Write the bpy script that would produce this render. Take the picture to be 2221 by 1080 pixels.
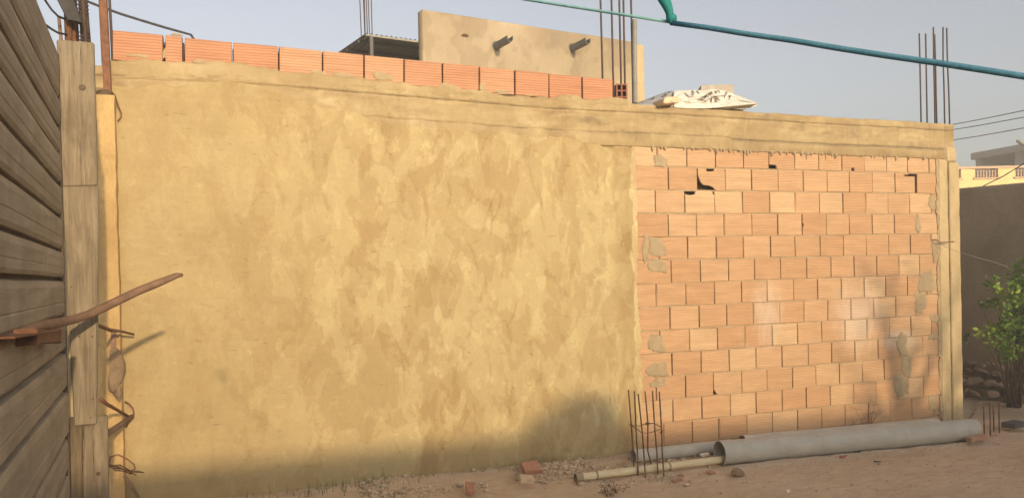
import bpy, bmesh, math, random
import numpy as np
from mathutils import Vector, Matrix

for o in list(bpy.data.objects): bpy.data.objects.remove(o)
scn = bpy.context.scene
COL = scn.collection
random.seed(7)
RNG = np.random.default_rng(7)
rad = math.radians

# ------------------------------------------------------------------ camera
# X runs along the big wall, Y into the scene, Z up; the wall face is the plane Y = W.
F, CX, PY = 1700.0, 1110.5, 615.0           # focal length and principal point of the (cropped) photograph
YAW, PITCH, ROLL, EYE = rad(19.93), rad(-0.5), 0.0221, 1.6
W = 6.217
f0 = Vector((math.sin(YAW)*math.cos(PITCH), math.cos(YAW)*math.cos(PITCH), math.sin(PITCH)))
r0 = Vector((math.cos(YAW), -math.sin(YAW), 0)); u0 = r0.cross(f0)
RR = math.cos(ROLL)*r0 - math.sin(ROLL)*u0
UU = math.cos(ROLL)*u0 + math.sin(ROLL)*r0
EYEP = Vector((0, 0, EYE))
cd = bpy.data.cameras.new('camera'); cam = bpy.data.objects.new('camera', cd); COL.objects.link(cam)
cd.sensor_fit = 'HORIZONTAL'; cd.sensor_width = 36; cd.lens = F/2221*36
cd.shift_y = (PY-540)/2221; cd.clip_start = 0.05; cd.clip_end = 4000
cam.matrix_world = Matrix(((RR.x, UU.x, -f0.x, 0), (RR.y, UU.y, -f0.y, 0), (RR.z, UU.z, -f0.z, EYE), (0, 0, 0, 1)))
scn.camera = cam

# ------------------------------------------------------------------ sky, sun, exposure
SUN_EL, SUN_AZ = rad(11.3), rad(6.5)        # low sun behind the photographer, a touch to the right
wd = bpy.data.worlds.new('World'); scn.world = wd; wd.use_nodes = True
nt = wd.node_tree; bg = nt.nodes['Background']
sky = nt.nodes.new('ShaderNodeTexSky'); sky.sky_type = 'NISHITA'; sky.sun_disc = False
sky.sun_elevation = SUN_EL; sky.sun_rotation = rad(180) - SUN_AZ
sky.air_density = 1.0; sky.dust_density = 4.0; sky.ozone_density = 1.0
hsv = nt.nodes.new('ShaderNodeHueSaturation'); hsv.inputs['Saturation'].default_value = 0.42; hsv.inputs['Hue'].default_value = 0.52     # dusty, milky air all round
nt.links.new(sky.outputs[0], hsv.inputs['Color']); nt.links.new(hsv.outputs[0], bg.inputs[0]); bg.inputs[1].default_value = 0.132
sd = bpy.data.lights.new('sun', 'SUN'); sd.energy = 2.9; sd.angle = rad(0.8); sd.color = (1.0, 0.76, 0.47)
sun = bpy.data.objects.new('sun', sd); COL.objects.link(sun)
LD = Vector((-math.sin(SUN_AZ)*math.cos(SUN_EL), math.cos(SUN_AZ)*math.cos(SUN_EL), -math.sin(SUN_EL)))
sun.rotation_euler = LD.to_track_quat('-Z', 'Y').to_euler()
vs = scn.view_settings
vs.view_transform = 'Standard'; vs.look = 'None'; vs.gamma = 1; vs.exposure = 0.77; vs.use_curve_mapping = False

# ------------------------------------------------------------------ helpers
def ray(x, y): return f0 + RR*((x-CX)/F) + UU*((PY-y)/F)
def at(x, y, Y):                              # photograph pixel -> point on the plane at depth Y
    d = ray(x, y); return EYEP + d*(Y/d.y)
def ong(x, y, z=0.0): d = ray(x, y); return EYEP + d*((z-EYE)/d.z)
def atd(x, y, d): return EYEP + ray(x, y)*d

def vnoise(x, y, seed=0):
    x = np.asarray(x, float); y = np.asarray(y, float)
    xi = np.floor(x).astype(np.int64); yi = np.floor(y).astype(np.int64)
    fx = x-xi; fy = y-yi; fx = fx*fx*(3-2*fx); fy = fy*fy*(3-2*fy)
    def hsh(a, b):
        h = (a*374761393 + b*668265263 + seed*1442695041) & 0xffffffff
        h = ((h ^ (h >> 13))*1274126177) & 0xffffffff
        return ((h ^ (h >> 16)) & 0xffff)/65535.0
    a = hsh(xi, yi); b = hsh(xi+1, yi); c = hsh(xi, yi+1); d = hsh(xi+1, yi+1)
    return (a*(1-fx)+b*fx)*(1-fy) + (c*(1-fx)+d*fx)*fy
def pnoise(x, y, seed=0):
    x = np.asarray(x, float); y = np.asarray(y, float)
    xi = np.floor(x).astype(np.int64); yi = np.floor(y).astype(np.int64); fx = x-xi; fy = y-yi
    def g(a, b, dx, dy):
        h = (a*374761393 + b*668265263 + seed*1442695041) & 0xffffffff
        h = ((h ^ (h >> 13))*1274126177) & 0xffffffff
        w = ((h ^ (h >> 16)) & 0xffff)/65535.0*6.2831853
        return np.cos(w)*dx + np.sin(w)*dy
    u = fx*fx*fx*(fx*(fx*6-15)+10); v = fy*fy*fy*(fy*(fy*6-15)+10)
    a = g(xi, yi, fx, fy); b = g(xi+1, yi, fx-1, fy); c = g(xi, yi+1, fx, fy-1); d = g(xi+1, yi+1, fx-1, fy-1)
    return (a*(1-u)+b*u)*(1-v) + (c*(1-u)+d*u)*v
def pfbm(x, y, seed=0, o=5, gain=.55):
    c, s_ = math.cos(.6), math.sin(.6); t = 0; a = 1; n = 0
    for i in range(o):
        t = t + a*pnoise(x, y, seed+i*13); n += a; a *= gain; x, y = (x*c-y*s_)*2.03, (x*s_+y*c)*2.03
    return t/n
def fbm(x, y, seed=0, o=4):
    s = 0; a = 1; t = 0
    for i in range(o):
        s = s + a*vnoise(x*2**i, y*2**i, seed+i*17); t += a; a *= .5
    return s/t
def sstep(a, b, x): t = np.clip((x-a)/(b-a), 0, 1); return t*t*(3-2*t)

class MB:
    def __init__(s): s.v = []; s.f = []
    def quad_box(s, x0, x1, y0, y1, z0, z1):
        n = len(s.v)
        s.v += [(x0,y0,z0),(x1,y0,z0),(x1,y1,z0),(x0,y1,z0),(x0,y0,z1),(x1,y0,z1),(x1,y1,z1),(x0,y1,z1)]
        s.f += [tuple(n+i for i in q) for q in ((0,3,2,1),(4,5,6,7),(0,1,5,4),(1,2,6,5),(2,3,7,6),(3,0,4,7))]
        return s
    def obox(s, c, ax, ay, az):               # box from centre and three half-axis vectors
        c = Vector(c); ax = Vector(ax); ay = Vector(ay); az = Vector(az); n = len(s.v)
        for k in (-1, 1):
            for (i, j) in ((-1,-1),(1,-1),(1,1),(-1,1)): s.v.append(tuple(c+ax*i+ay*j+az*k))
        s.f += [tuple(n+i for i in q) for q in ((0,3,2,1),(4,5,6,7),(0,1,5,4),(1,2,6,5),(2,3,7,6),(3,0,4,7))]
        return s
    def tube(s, pts, r, n=8, cap=True):
        pts = [Vector(p) for p in pts]; m = len(pts)
        rs = r if isinstance(r, (list, tuple)) else [r]*m
        base = len(s.v); up = None
        for i, p in enumerate(pts):
            t = (pts[min(i+1, m-1)] - pts[max(i-1, 0)]).normalized()
            if up is None:
                up = Vector((0,0,1)) if abs(t.z) < .9 else Vector((1,0,0))
            a = t.cross(up).normalized(); b = a.cross(t).normalized(); up = b
            for k in range(n):
                w = 2*math.pi*k/n
                s.v.append(tuple(p + (a*math.cos(w)+b*math.sin(w))*rs[i]))
        for i in range(m-1):
            for k in range(n):
                k2 = (k+1) % n
                s.f.append((base+i*n+k, base+i*n+k2, base+(i+1)*n+k2, base+(i+1)*n+k))
        if cap:
            s.f.append(tuple(base+k for k in reversed(range(n))))
            s.f.append(tuple(base+(m-1)*n+k for k in range(n)))
        return s
    def hollow(s, A, B, ro, ri, n=40):        # open pipe from A to B with wall thickness
        A = Vector(A); B = Vector(B); t = (B-A).normalized()
        a = t.cross(Vector((0,0,1))).normalized(); b = a.cross(t).normalized(); base = len(s.v)
        for p, r in ((A, ro), (B, ro), (B, ri), (A, ri)):
            for k in range(n):
                w = 2*math.pi*k/n; s.v.append(tuple(p+(a*math.cos(w)+b*math.sin(w))*r))
        for q in range(4):
            for k in range(n):
                k2 = (k+1) % n; q2 = (q+1) % 4
                s.f.append((base+q*n+k, base+q*n+k2, base+q2*n+k2, base+q2*n+k))
        return s
    def prism(s, poly, y0, y1):               # outline in X,Z extruded in Y
        n = len(poly); base = len(s.v)
        ar = sum(poly[i][0]*poly[(i+1) % n][1]-poly[(i+1) % n][0]*poly[i][1] for i in range(n))
        if ar < 0: poly = poly[::-1]
        s.v += [(x, y0, z) for x, z in poly] + [(x, y1, z) for x, z in poly]
        s.f.append(tuple(base+i for i in range(n))); s.f.append(tuple(base+n+i for i in reversed(range(n))))
        for i in range(n):
            j = (i+1) % n; s.f.append((base+j, base+i, base+n+i, base+n+j))
        return s
    def mesh(s, name):
        me = bpy.data.meshes.new(name); me.from_pydata([tuple(v) for v in s.v], [], s.f); me.update(); return me
    def build(s, name, mat, parent=None, smooth=False, bevel=0.0, seg=1, weld=False):
        me = s.mesh(name)
        if bevel:
            bm = bmesh.new(); bm.from_mesh(me)
            bmesh.ops.bevel(bm, geom=[e for e in bm.edges if len(e.link_faces) == 2 and e.calc_face_angle(0) > .5],
                            offset=bevel, segments=seg, affect='EDGES', profile=.5, clamp_overlap=True)
            bm.to_mesh(me); bm.free()
        return link(name, me, mat, parent, smooth)

def link(name, me, mat, parent=None, smooth=False):
    if mat and not me.materials: me.materials.append(mat)
    if smooth: me.polygons.foreach_set('use_smooth', [True]*len(me.polygons))
    o = bpy.data.objects.new(name, me); COL.objects.link(o)
    if parent: o.parent = parent
    return o
def empty(name, loc=(0,0,0), rz=0.0):
    o = bpy.data.objects.new(name, None); COL.objects.link(o); o.location = loc; o.rotation_euler = (0,0,rz)
    o.empty_display_size = .2
    return o
def tag(o, label=None, cat=None, group=None, kind=None):
    if label: o['label'] = label
    if cat: o['category'] = cat
    if group: o['group'] = group
    if kind: o['kind'] = kind
    return o

def sheet(name, xs, zs, Y, mat, parent, back=None, tone=None, smooth=True):
    """Rough wall skin: grid over xs, zs with front positions Y[i,j] and a skirt back to the plane `back`."""
    nx, nz = len(xs), len(zs)
    X, Z = np.meshgrid(xs, zs, indexing='ij')
    co = np.stack([X, Y, Z], -1).reshape(-1, 3)
    idx = np.arange(nx*nz).reshape(nx, nz)
    q = np.stack([idx[:-1,:-1], idx[1:,:-1], idx[1:,1:], idx[:-1,1:]], -1).reshape(-1, 4)
    if back is not None:
        ring = np.concatenate([idx[:,0], idx[-1,1:], idx[-2::-1,-1], idx[0,-2:0:-1]])
        rc = co[ring].copy(); rc[:,1] = back; k0 = len(co); m = len(ring)
        co = np.concatenate([co, rc]); a = np.arange(m); b = (a+1) % m
        q = np.concatenate([q, np.stack([ring[b], ring[a], k0+a, k0+b], -1)])
    me = bpy.data.meshes.new(name)
    me.vertices.add(len(co)); me.vertices.foreach_set('co', co.astype(np.float32).ravel())
    me.loops.add(q.size); me.loops.foreach_set('vertex_index', q.astype(np.int32).ravel())
    me.polygons.add(len(q)); me.polygons.foreach_set('loop_start', np.arange(0, q.size, 4, dtype=np.int32))
    me.polygons.foreach_set('loop_total', np.full(len(q), 4, dtype=np.int32))
    me.update(); me.validate()
    if tone is not None:
        at_ = me.attributes.new('tone', 'FLOAT', 'POINT'); t = np.zeros(len(co), np.float32); t[:nx*nz] = tone.ravel()
        at_.data.foreach_set('value', t)
    return link(name, me, mat, parent, smooth)

# ------------------------------------------------------------------ materials
class NT:
    def __init__(s, name):
        s.m = bpy.data.materials.new(name); s.m.use_nodes = True; s.t = s.m.node_tree
        s.b = s.t.nodes['Principled BSDF']; s.pos = None
    def n(s, ty, **kw):
        nd = s.t.nodes.new('ShaderNode'+ty)
        for k, v in kw.items(): setattr(nd, k, v)
        return nd
    def l(s, a, b): s.t.links.new(a, b)
    def position(s, scale=(1,1,1), obj=False):
        if obj: src = s.n('TexCoord').outputs['Object']
        else: src = s.n('NewGeometry').outputs['Position']
        mp = s.n('Mapping'); mp.inputs['Scale'].default_value = scale; s.l(src, mp.inputs[0]); return mp.outputs[0]
    def noise(s, vec, sc, det=5, rough=.6, dist=0.0):
        nd = s.n('TexNoise'); nd.inputs['Scale'].default_value = sc; nd.inputs['Detail'].default_value = det
        nd.inputs['Roughness'].default_value = rough; nd.inputs['Distortion'].default_value = dist
        s.l(vec, nd.inputs['Vector']); return nd.outputs['Fac']
    def ramp(s, fac, stops):
        r = s.n('ValToRGB'); e = r.color_ramp.elements
        while len(e) < len(stops): e.new(.5)
        for i, (p, c) in enumerate(stops):
            e[i].position = p; e[i].color = (c if len(c) == 4 else (*c, 1)) if isinstance(c, tuple) else (c, c, c, 1)
        s.l(fac, r.inputs[0]); return r.outputs[0]
    def mix(s, fac, a, b, mode='MIX'):
        m = s.n('Mix', data_type='RGBA', blend_type=mode)
        for sock, v in ((m.inputs['Factor'], fac), (m.inputs['A'], a), (m.inputs['B'], b)):
            if hasattr(v, 'is_linked'): s.l(v, sock)
            elif isinstance(v, tuple): sock.default_value = (*v, 1)
            else: sock.default_value = v
        return m.outputs['Result']
    def math(s, op, a, b=0.0, c=0.0):
        m = s.n('Math', operation=op)
        for i, v in enumerate((a, b, c)):
            if hasattr(v, 'is_linked'): s.l(v, m.inputs[i])
            else: m.inputs[i].default_value = v
        return m.outputs[0]
    def bump(s, h, strength, dist, prev=None):
        b = s.n('Bump'); b.inputs['Strength'].default_value = strength; b.inputs['Distance'].default_value = dist
        s.l(h, b.inputs['Height'])
        if prev is not None: s.l(prev, b.inputs['Normal'])
        return b.outputs[0]
    def out(s, col, rough=.9, normal=None, spec=.25, metal=0.0):
        if hasattr(col, 'is_linked'): s.l(col, s.b.inputs['Base Color'])
        else: s.b.inputs['Base Color'].default_value = (*col, 1)
        if hasattr(rough, 'is_linked'): s.l(rough, s.b.inputs['Roughness'])
        else: s.b.inputs['Roughness'].default_value = rough
        s.b.inputs['Specular IOR Level'].default_value = spec; s.b.inputs['Metallic'].default_value = metal
        if normal is not None: s.l(normal, s.b.inputs['Normal'])
        return s.m

def simple(name, c1, c2, sc=6, rough=.85, bump=.4, bsc=60, bd=.004, stretch=(1,1,1), spec=.25, metal=0, obj=False, contrast=.18):
    t = NT(name); p = t.position(stretch, obj)
    n1 = t.noise(p, sc, 6, .65, .4)
    col = t.ramp(n1, [(.5-contrast, c1), (.5+contrast, c2)])
    n2 = t.noise(p, bsc, 4, .7)
    col = t.mix(.35, col, t.ramp(n2, [(.25, .35), (.75, .75)]), 'OVERLAY')
    return t.out(col, rough, t.bump(n2, bump, bd), spec, metal)

def m_plaster(name, light, dark, pale, grey, patchy=0.0):
    t = NT(name); p = t.position()
    tone = t.n('Attribute', attribute_name='tone').outputs['Fac']
    n0 = t.noise(p, 2.2, 6, .62, .6); n1 = t.noise(t.position((1, 1, .45)), 9, 6, .7, .8); n2 = t.noise(p, 55, 5, .75); n3 = t.noise(p, 240, 3, .7)
    col = t.ramp(tone, [(0.0, grey), (.28, dark), (.62, light), (1.0, pale)])
    big = t.ramp(n0, [(.34, (.40, .40, .41)), (.66, (.60, .60, .57))])
    col = t.mix(.18, col, big, 'OVERLAY')
    col = t.mix(.12, col, t.ramp(n1, [(.35, .36), (.65, .62)]), 'OVERLAY')
    col = t.mix(.25, col, t.ramp(n2, [(.3, .38), (.7, .62)]), 'OVERLAY')
    pit = t.ramp(t.noise(p, 120, 2, .5), [(.26, .25), (.33, 1.0)])
    col = t.mix(.35, col, pit, 'MULTIPLY')
    relief = None
    if patchy:                                 # thin skim coats trowelled over each other: crisp-edged lighter and darker patches
        sx = t.n('SeparateXYZ'); t.l(t.n('NewGeometry').outputs['Position'], sx.inputs[0])
        mr = t.n('MapRange'); mr.inputs[1].default_value = -.3; mr.inputs[2].default_value = 1.1; mr.inputs[3].default_value = .35; mr.inputs[4].default_value = 1.0; t.l(sx.outputs[0], mr.inputs[0])
        amt = 1.0
        for sc, st, d, lo, k, dist in ((3.4, .52, 7, .500, .145, .6), (5.4, .48, 7, .555, -.13, .5), (9.5, .55, 6, .575, .11, .5)):
            mp = t.n('Mapping'); mp.inputs['Scale'].default_value = (1, 1, st); mp.inputs['Location'].default_value = (sc*3.7, 0, sc*1.9); t.l(t.n('NewGeometry').outputs['Position'], mp.inputs[0])
            nn = t.noise(mp.outputs[0], sc, d, .55, dist)
            m = t.n('MapRange'); m.inputs[1].default_value = lo; m.inputs[2].default_value = lo+.006; t.l(nn, m.inputs[0])
            relief = m.outputs[0] if relief is None else t.math('ADD', relief, m.outputs[0])
            amt = t.math('ADD', amt, t.math('MULTIPLY', t.math('MULTIPLY', m.outputs[0], mr.outputs[0]), k*patchy))
        cx = t.n('CombineXYZ')
        for q in range(3): t.l(t.math('POWER', amt, (.8, 1.1, 1.4)[q]), cx.inputs[q])
        col = t.mix(1.0, col, cx.outputs[0], 'MULTIPLY')
        hair = t.ramp(t.noise(t.position((5, 1, 38)), 2.0, 4, .6, .4), [(.285, .45), (.315, 1.0)])      # short trowel lines
        col = t.mix(.7, col, hair, 'MULTIPLY')
        hl = t.ramp(t.noise(t.position((4, 1, 45)), 1.9, 3, .6, .4), [(.70, 0.0), (.73, .45)]); col = t.mix(hl, col, pale)
    nb = t.bump(n1, .15, .010)
    if relief is not None: nb = t.bump(relief, .18, .004, nb)
    nb = t.bump(n2, .5, .004, nb); nb = t.bump(n3, .3, .0015, nb)
    return t.out(col, .93, nb, .15)

M = {}
M['plaster'] = m_plaster('plaster', (.352, .264, .132), (.296, .210, .10), (.435, .345, .19), (.20, .142, .08), 1.0)
M['concrete'] = m_plaster('concrete', (.355, .268, .145), (.28, .203, .107), (.44, .345, .205), (.20, .152, .095), .55)
M['upper_plaster'] = m_plaster('upper_plaster', (.33, .265, .18), (.265, .205, .135), (.38, .31, .22), (.22, .175, .125))

def m_brick(name, a, b, c, stain=True, rib=20, ribk=.06):
    t = NT(name); p = t.position(); rnd = t.n('ObjectInfo').outputs['Random']
    col = t.ramp(rnd, [(0, a), (.45, b), (1, c)])
    n1 = t.noise(t.position((1, 1, 5)), 3.2, 5, .6, .3)
    col = t.mix(.45, col, t.ramp(n1, [(.3, .38), (.7, .62)]), 'OVERLAY')
    streak = t.noise(t.position((.6, .6, 42)), 3, 3, .6)
    col = t.mix(.18 if stain else .3, col, t.ramp(streak, [(.3, .33), (.7, .66)]), 'OVERLAY')
    n2 = t.noise(p, 90, 4, .7)
    col = t.mix(.25, col, t.ramp(n2, [(.3, .36), (.7, .62)]), 'OVERLAY')
    if stain:                                  # lime wash splashed on some of the bricks, and grey mortar smears
        sx = t.n('SeparateXYZ'); t.l(t.n('NewGeometry').outputs['Position'], sx.inputs[0])
        def blob(cx, cz, rx, rz):
            dx = t.math('DIVIDE', t.math('SUBTRACT', sx.outputs[0], cx), rx); dz = t.math('DIVIDE', t.math('SUBTRACT', sx.outputs[2], cz), rz)
            d = t.math('SQRT', t.math('ADD', t.math('MULTIPLY', dx, dx), t.math('MULTIPLY', dz, dz)))
            return t.math('MAXIMUM', t.math('SUBTRACT', 1.0, d), 0.0)
        msk = t.math('ADD', t.math('ADD', blob(5.95, 1.12, .55, .62), t.math('MULTIPLY', blob(4.85, 1.2, .30, .55), .9)), t.math('MULTIPLY', blob(6.5, .86, .3, .16), 1.3))
        ln = t.noise(t.position((5, 1, 1.6)), 2.3, 6, .7, .8)
        k = t.ramp(t.math('MULTIPLY', msk, ln), [(.13, 0.0), (.42, .6)])
        col = t.mix(k, col, (.56, .46, .37))
        sm = t.ramp(t.noise(t.position((1.6, 1, 1)), 2.6, 7, .72, 1.2), [(.60, 0.0), (.74, .55)])
        col = t.mix(sm, col, (.50, .39, .25))
    wv = t.n('TexWave', wave_type='BANDS', bands_direction='Z', wave_profile='SIN')
    wv.inputs['Scale'].default_value = rib; wv.inputs['Distortion'].default_value = .6; wv.inputs['Detail'].default_value = 2; wv.inputs['Detail Scale'].default_value = 1.5
    t.l(p, wv.inputs['Vector'])
    col = t.mix(ribk, col, t.ramp(wv.outputs['Fac'], [(.10, .25), (.45, .55)]), 'OVERLAY')
    nb = t.bump(wv.outputs['Fac'], .55, .0035); nb = t.bump(streak, .4, .004, nb); nb = t.bump(n2, .4, .002, nb)
    return t.out(col, .85, nb, .2)
M['brick'] = m_brick('brick', (.465, .295, .168), (.41, .242, .132), (.49, .335, .198))
M['coping_brick'] = m_brick('coping_brick', (.44, .22, .125), (.41, .195, .11), (.46, .255, .15), False, 15, .42)
M['void_shade'] = simple('void_shade', (.07, .033, .02), (.12, .06, .036), 12, .95)  # dark colour stands in for shade inside open joints and broken bricks
M['mortar'] = simple('mortar', (.28, .20, .12), (.38, .29, .18), 14, .95, .7, 80, .006)
M['mortar_pale'] = simple('mortar_pale', (.30, .22, .13), (.38, .295, .18), 14, .95, .7, 80, .006)
M['patch'] = simple('patch', (.27, .205, .125), (.35, .275, .175), 16, .95, .7, 90, .006)
M['smooth_concrete'] = simple('smooth_concrete', (.34, .26, .145), (.43, .34, .20), 5, .92, .5, 70, .004, (1, 1, .5))
M['pilaster'] = simple('pilaster', (.33, .215, .09), (.46, .315, .14), 5, .92, .6, 60, .006, (1, 1, .5))
M['rust'] = simple('rust', (.10, .045, .025), (.22, .10, .05), 25, .8, .6, 160, .002, spec=.3)
M['rebar'] = simple('rebar', (.045, .034, .03), (.09, .055, .042), 30, .75, .5, 200, .001, spec=.35)
M['rust_light'] = simple('rust_light', (.14, .08, .05), (.24, .145, .095), 18, .75, .5, 150, .002, spec=.3)
M['galv'] = simple('galv', (.17, .165, .15), (.26, .245, .215), 14, .7, .2, 120, .001, spec=.3, metal=.1)
M['pvc'] = None
def m_pvc():
    t = NT('pvc'); p = t.position(); n1 = t.noise(p, 5, 6, .7, .6); n2 = t.noise(p, 130, 3, .7)
    col = t.ramp(n1, [(.35, (.34, .315, .27)), (.62, (.43, .41, .36)), (.75, (.48, .43, .35))])
    nz = t.n('SeparateXYZ'); t.l(t.n('NewGeometry').outputs['Position'], nz.inputs[0])
    dust = t.ramp(t.noise(t.position((1, 4, 4)), 8, 5, .7), [(.48, 0.0), (.68, .5)])
    col = t.mix(dust, col, (.42, .32, .22))
    return t.out(col, t.ramp(n1, [(.3, .45), (.7, .7)]), t.bump(n2, .15, .001), .4)
M['pvc'] = m_pvc()
M['pole'] = simple('pole', (.50, .40, .24), (.62, .53, .35), 8, .6, .3, 90, .002, (1, 4, 4), spec=.4)
M['pole_joint'] = simple('pole_joint', (.22, .17, .10), (.30, .24, .15), 12, .7)
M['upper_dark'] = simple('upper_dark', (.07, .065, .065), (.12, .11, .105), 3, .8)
M['sheet_metal'] = simple('sheet_metal', (.12, .12, .125), (.19, .185, .18), 4, .6, .2, 60, .002, spec=.4, metal=.2)

def m_wood(name, a, b, c, axis='Z', grain=1.0):
    t = NT(name)
    st = {'Z': (14, 14, .9), 'Y': (14, .9, 14)}[axis]
    g = t.noise(t.position(st), 3.0*grain, 7, .7, 1.2); g2 = t.noise(t.position(tuple(v*3 for v in st)), 4, 4, .7, .3); big = t.noise(t.position(), 2.4, 5, .6, .5)
    col = t.ramp(g, [(.28, a), (.52, b), (.75, c)])
    col = t.mix(.5, col, t.ramp(big, [(.32, .34), (.66, .62)]), 'OVERLAY')
    crack = t.ramp(g2, [(.27, .25), (.36, 1.0)])
    col = t.mix(.55, col, crack, 'MULTIPLY')
    if axis == 'Z':
        split = t.ramp(t.noise(t.position((26, 26, .55)), 3.2, 3, .5, .25), [(.30, .12), (.345, 1.0)])
        col = t.mix(.8, col, split, 'MULTIPLY')
        stain = t.ramp(t.noise(t.position((3, 3, 1.2)), 1.6, 5, .6, .8), [(.40, .55), (.62, 1.0)])
        col = t.mix(.55, col, stain, 'MULTIPLY')
    nb = t.bump(g, .5, .006); nb = t.bump(crack, .5, .003, nb)
    return t.out(col, .85, nb, .2)
M['plank'] = m_wood('plank', (.16, .122, .082), (.26, .208, .142), (.36, .30, .215))
M['plank_low'] = m_wood('plank_low', (.11, .08, .05), (.18, .135, .085), (.24, .185, .12))
M['gate'] = m_wood('gate', (.27, .22, .155), (.34, .28, .20), (.41, .345, .25), 'Y', .35)
M['gate_gap'] = simple('gate_gap', (.075, .055, .038), (.12, .09, .062), 8, .9)

def m_dirt():
    t = NT('dirt'); p = t.position(); n0 = t.noise(p, .9, 6, .65, .5); n1 = t.noise(t.position((1, 1.8, 1)), 7, 7, .7, .6); n2 = t.noise(p, 60, 5, .75); n3 = t.noise(p, 180, 3, .6)
    col = t.ramp(n0, [(.3, (.52, .38, .255)), (.5, (.60, .455, .315)), (.72, (.66, .515, .37))])
    col = t.mix(.5, col, t.ramp(n1, [(.3, .33), (.7, .64)]), 'OVERLAY')
    col = t.mix(.4, col, t.ramp(n2, [(.28, .30), (.72, .66)]), 'OVERLAY')
    vor = t.n('TexVoronoi'); vor.inputs['Scale'].default_value = 38; t.l(p, vor.inputs['Vector'])
    spk = t.ramp(vor.outputs['Distance'], [(.06, .35), (.12, 1.0)])
    col = t.mix(.6, col, spk, 'MULTIPLY')
    nb = t.bump(n1, .7, .035); nb = t.bump(n2, .9, .010, nb); nb = t.bump(n3, .4, .003, nb)
    return t.out(col, .97, nb, .1)
M['dirt'] = m_dirt()
M['rubble'] = simple('rubble', (.28, .19, .12), (.60, .47, .33), 22, .95, .7, 110, .004)
M['stone'] = simple('stone', (.19, .12, .08), (.36, .25, .17), 9, .95, .8, 60, .01)
M['red_frag'] = simple('red_frag', (.33, .15, .09), (.43, .215, .14), 14, .9, .6, 90, .004)
M['dark_brick'] = simple('dark_brick', (.20, .075, .045), (.29, .12, .075), 14, .9, .6, 90, .004)
M['brown_frag'] = simple('brown_frag', (.30, .17, .11), (.40, .25, .17), 14, .9, .6, 90, .004)
M['tan_frag'] = simple('tan_frag', (.45, .33, .22), (.58, .45, .31), 14, .9, .6, 90, .004)
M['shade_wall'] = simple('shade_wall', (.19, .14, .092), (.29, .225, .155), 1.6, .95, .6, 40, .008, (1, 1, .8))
M['yellow_paint'] = simple('yellow_paint', (.58, .42, .18), (.64, .48, .23), 1.0, .85, .1, 20)
M['rail_paint'] = simple('rail_paint', (.40, .27, .18), (.47, .33, .22), 2, .8)
M['grey_frame'] = simple('grey_frame', (.20, .185, .175), (.28, .26, .245), .8, .9)
M['rope'] = simple('rope', (.055, .17, .25), (.09, .24, .33), 40, .8, .5, 200, .002, (1, 1, 1))
M['thin_rope'] = simple('thin_rope', (.16, .36, .38), (.24, .46, .47), 40, .8)
M['green_cloth'] = simple('green_cloth', (.015, .15, .15), (.03, .24, .235), 20, .75, .4, 120, .002)
M['sack'] = simple('sack', (.50, .465, .40), (.64, .60, .53), 10, .7, .4, 60, .004)
M['sack_grey'] = simple('sack_grey', (.24, .24, .245), (.36, .355, .35), 12, .75, .4, 60, .004)
M['ink'] = simple('ink', (.06, .05, .04), (.12, .10, .08), 20, .8)
M['ink_grey'] = simple('ink_grey', (.26, .25, .24), (.36, .34, .32), 20, .8)
M['block'] = simple('block', (.34, .29, .24), (.44, .39, .33), 18, .95, .6, 90, .004)
M['cable'] = simple('cable', (.03, .028, .03), (.06, .055, .055), 20, .6)
M['black_sheet'] = simple('black_sheet', (.02, .018, .018), (.045, .04, .04), 8, .6)
M['lump'] = simple('lump', (.15, .10, .06), (.23, .16, .10), 18, .95, .7, 70, .006)
M['dry_grass'] = simple('dry_grass', (.22, .15, .07), (.40, .30, .15), 30, .9, .1, 50)
M['green_grass'] = simple('green_grass', (.06, .085, .02), (.14, .15, .045), 30, .8, .1, 50)
M['twig'] = simple('twig', (.07, .045, .03), (.15, .095, .06), 30, .9)
M['bark'] = simple('bark', (.10, .07, .045), (.18, .13, .09), 20, .95, .8, 60, .006)
def m_leaf(name, a, b, c):
    t = NT(name); p = t.position(); n = t.noise(p, 5, 3, .6); n2 = t.noise(p, 40, 2, .5)
    col = t.ramp(n, [(.35, a), (.5, b), (.66, c)])
    col = t.mix(.5, col, t.ramp(n2, [(.3, .34), (.7, .64)]), 'OVERLAY')
    t.b.inputs['Transmission Weight'].default_value = 0
    m = t.out(col, .5, None, .35)
    tr = t.n('BsdfTranslucent'); t.l(col, tr.inputs[0]); mx = t.n('MixShader'); mx.inputs[0].default_value = .35
    outn = t.t.nodes['Material Output']
    t.l(t.b.outputs[0], mx.inputs[1]); t.l(tr.outputs[0], mx.inputs[2]); t.l(mx.outputs[0], outn.inputs[0])
    return m
M['leaf'] = m_leaf('leaf', (.055, .12, .02), (.14, .25, .035), (.36, .43, .07))
M['pink'] = simple('pink', (.32, .05, .09), (.42, .09, .13), 30, .6)
M['white_stone'] = simple('white_stone', (.62, .56, .46), (.72, .67, .56), 20, .8)
M['house'] = simple('house', (.45, .36, .25), (.55, .45, .32), 1.2, .95)
M['door'] = simple('door', (.10, .07, .05), (.15, .11, .08), 4, .7)
M['cut_wood'] = simple('cut_wood', (.52, .38, .24), (.62, .48, .32), 12, .85, .4, 80, .003)

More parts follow.
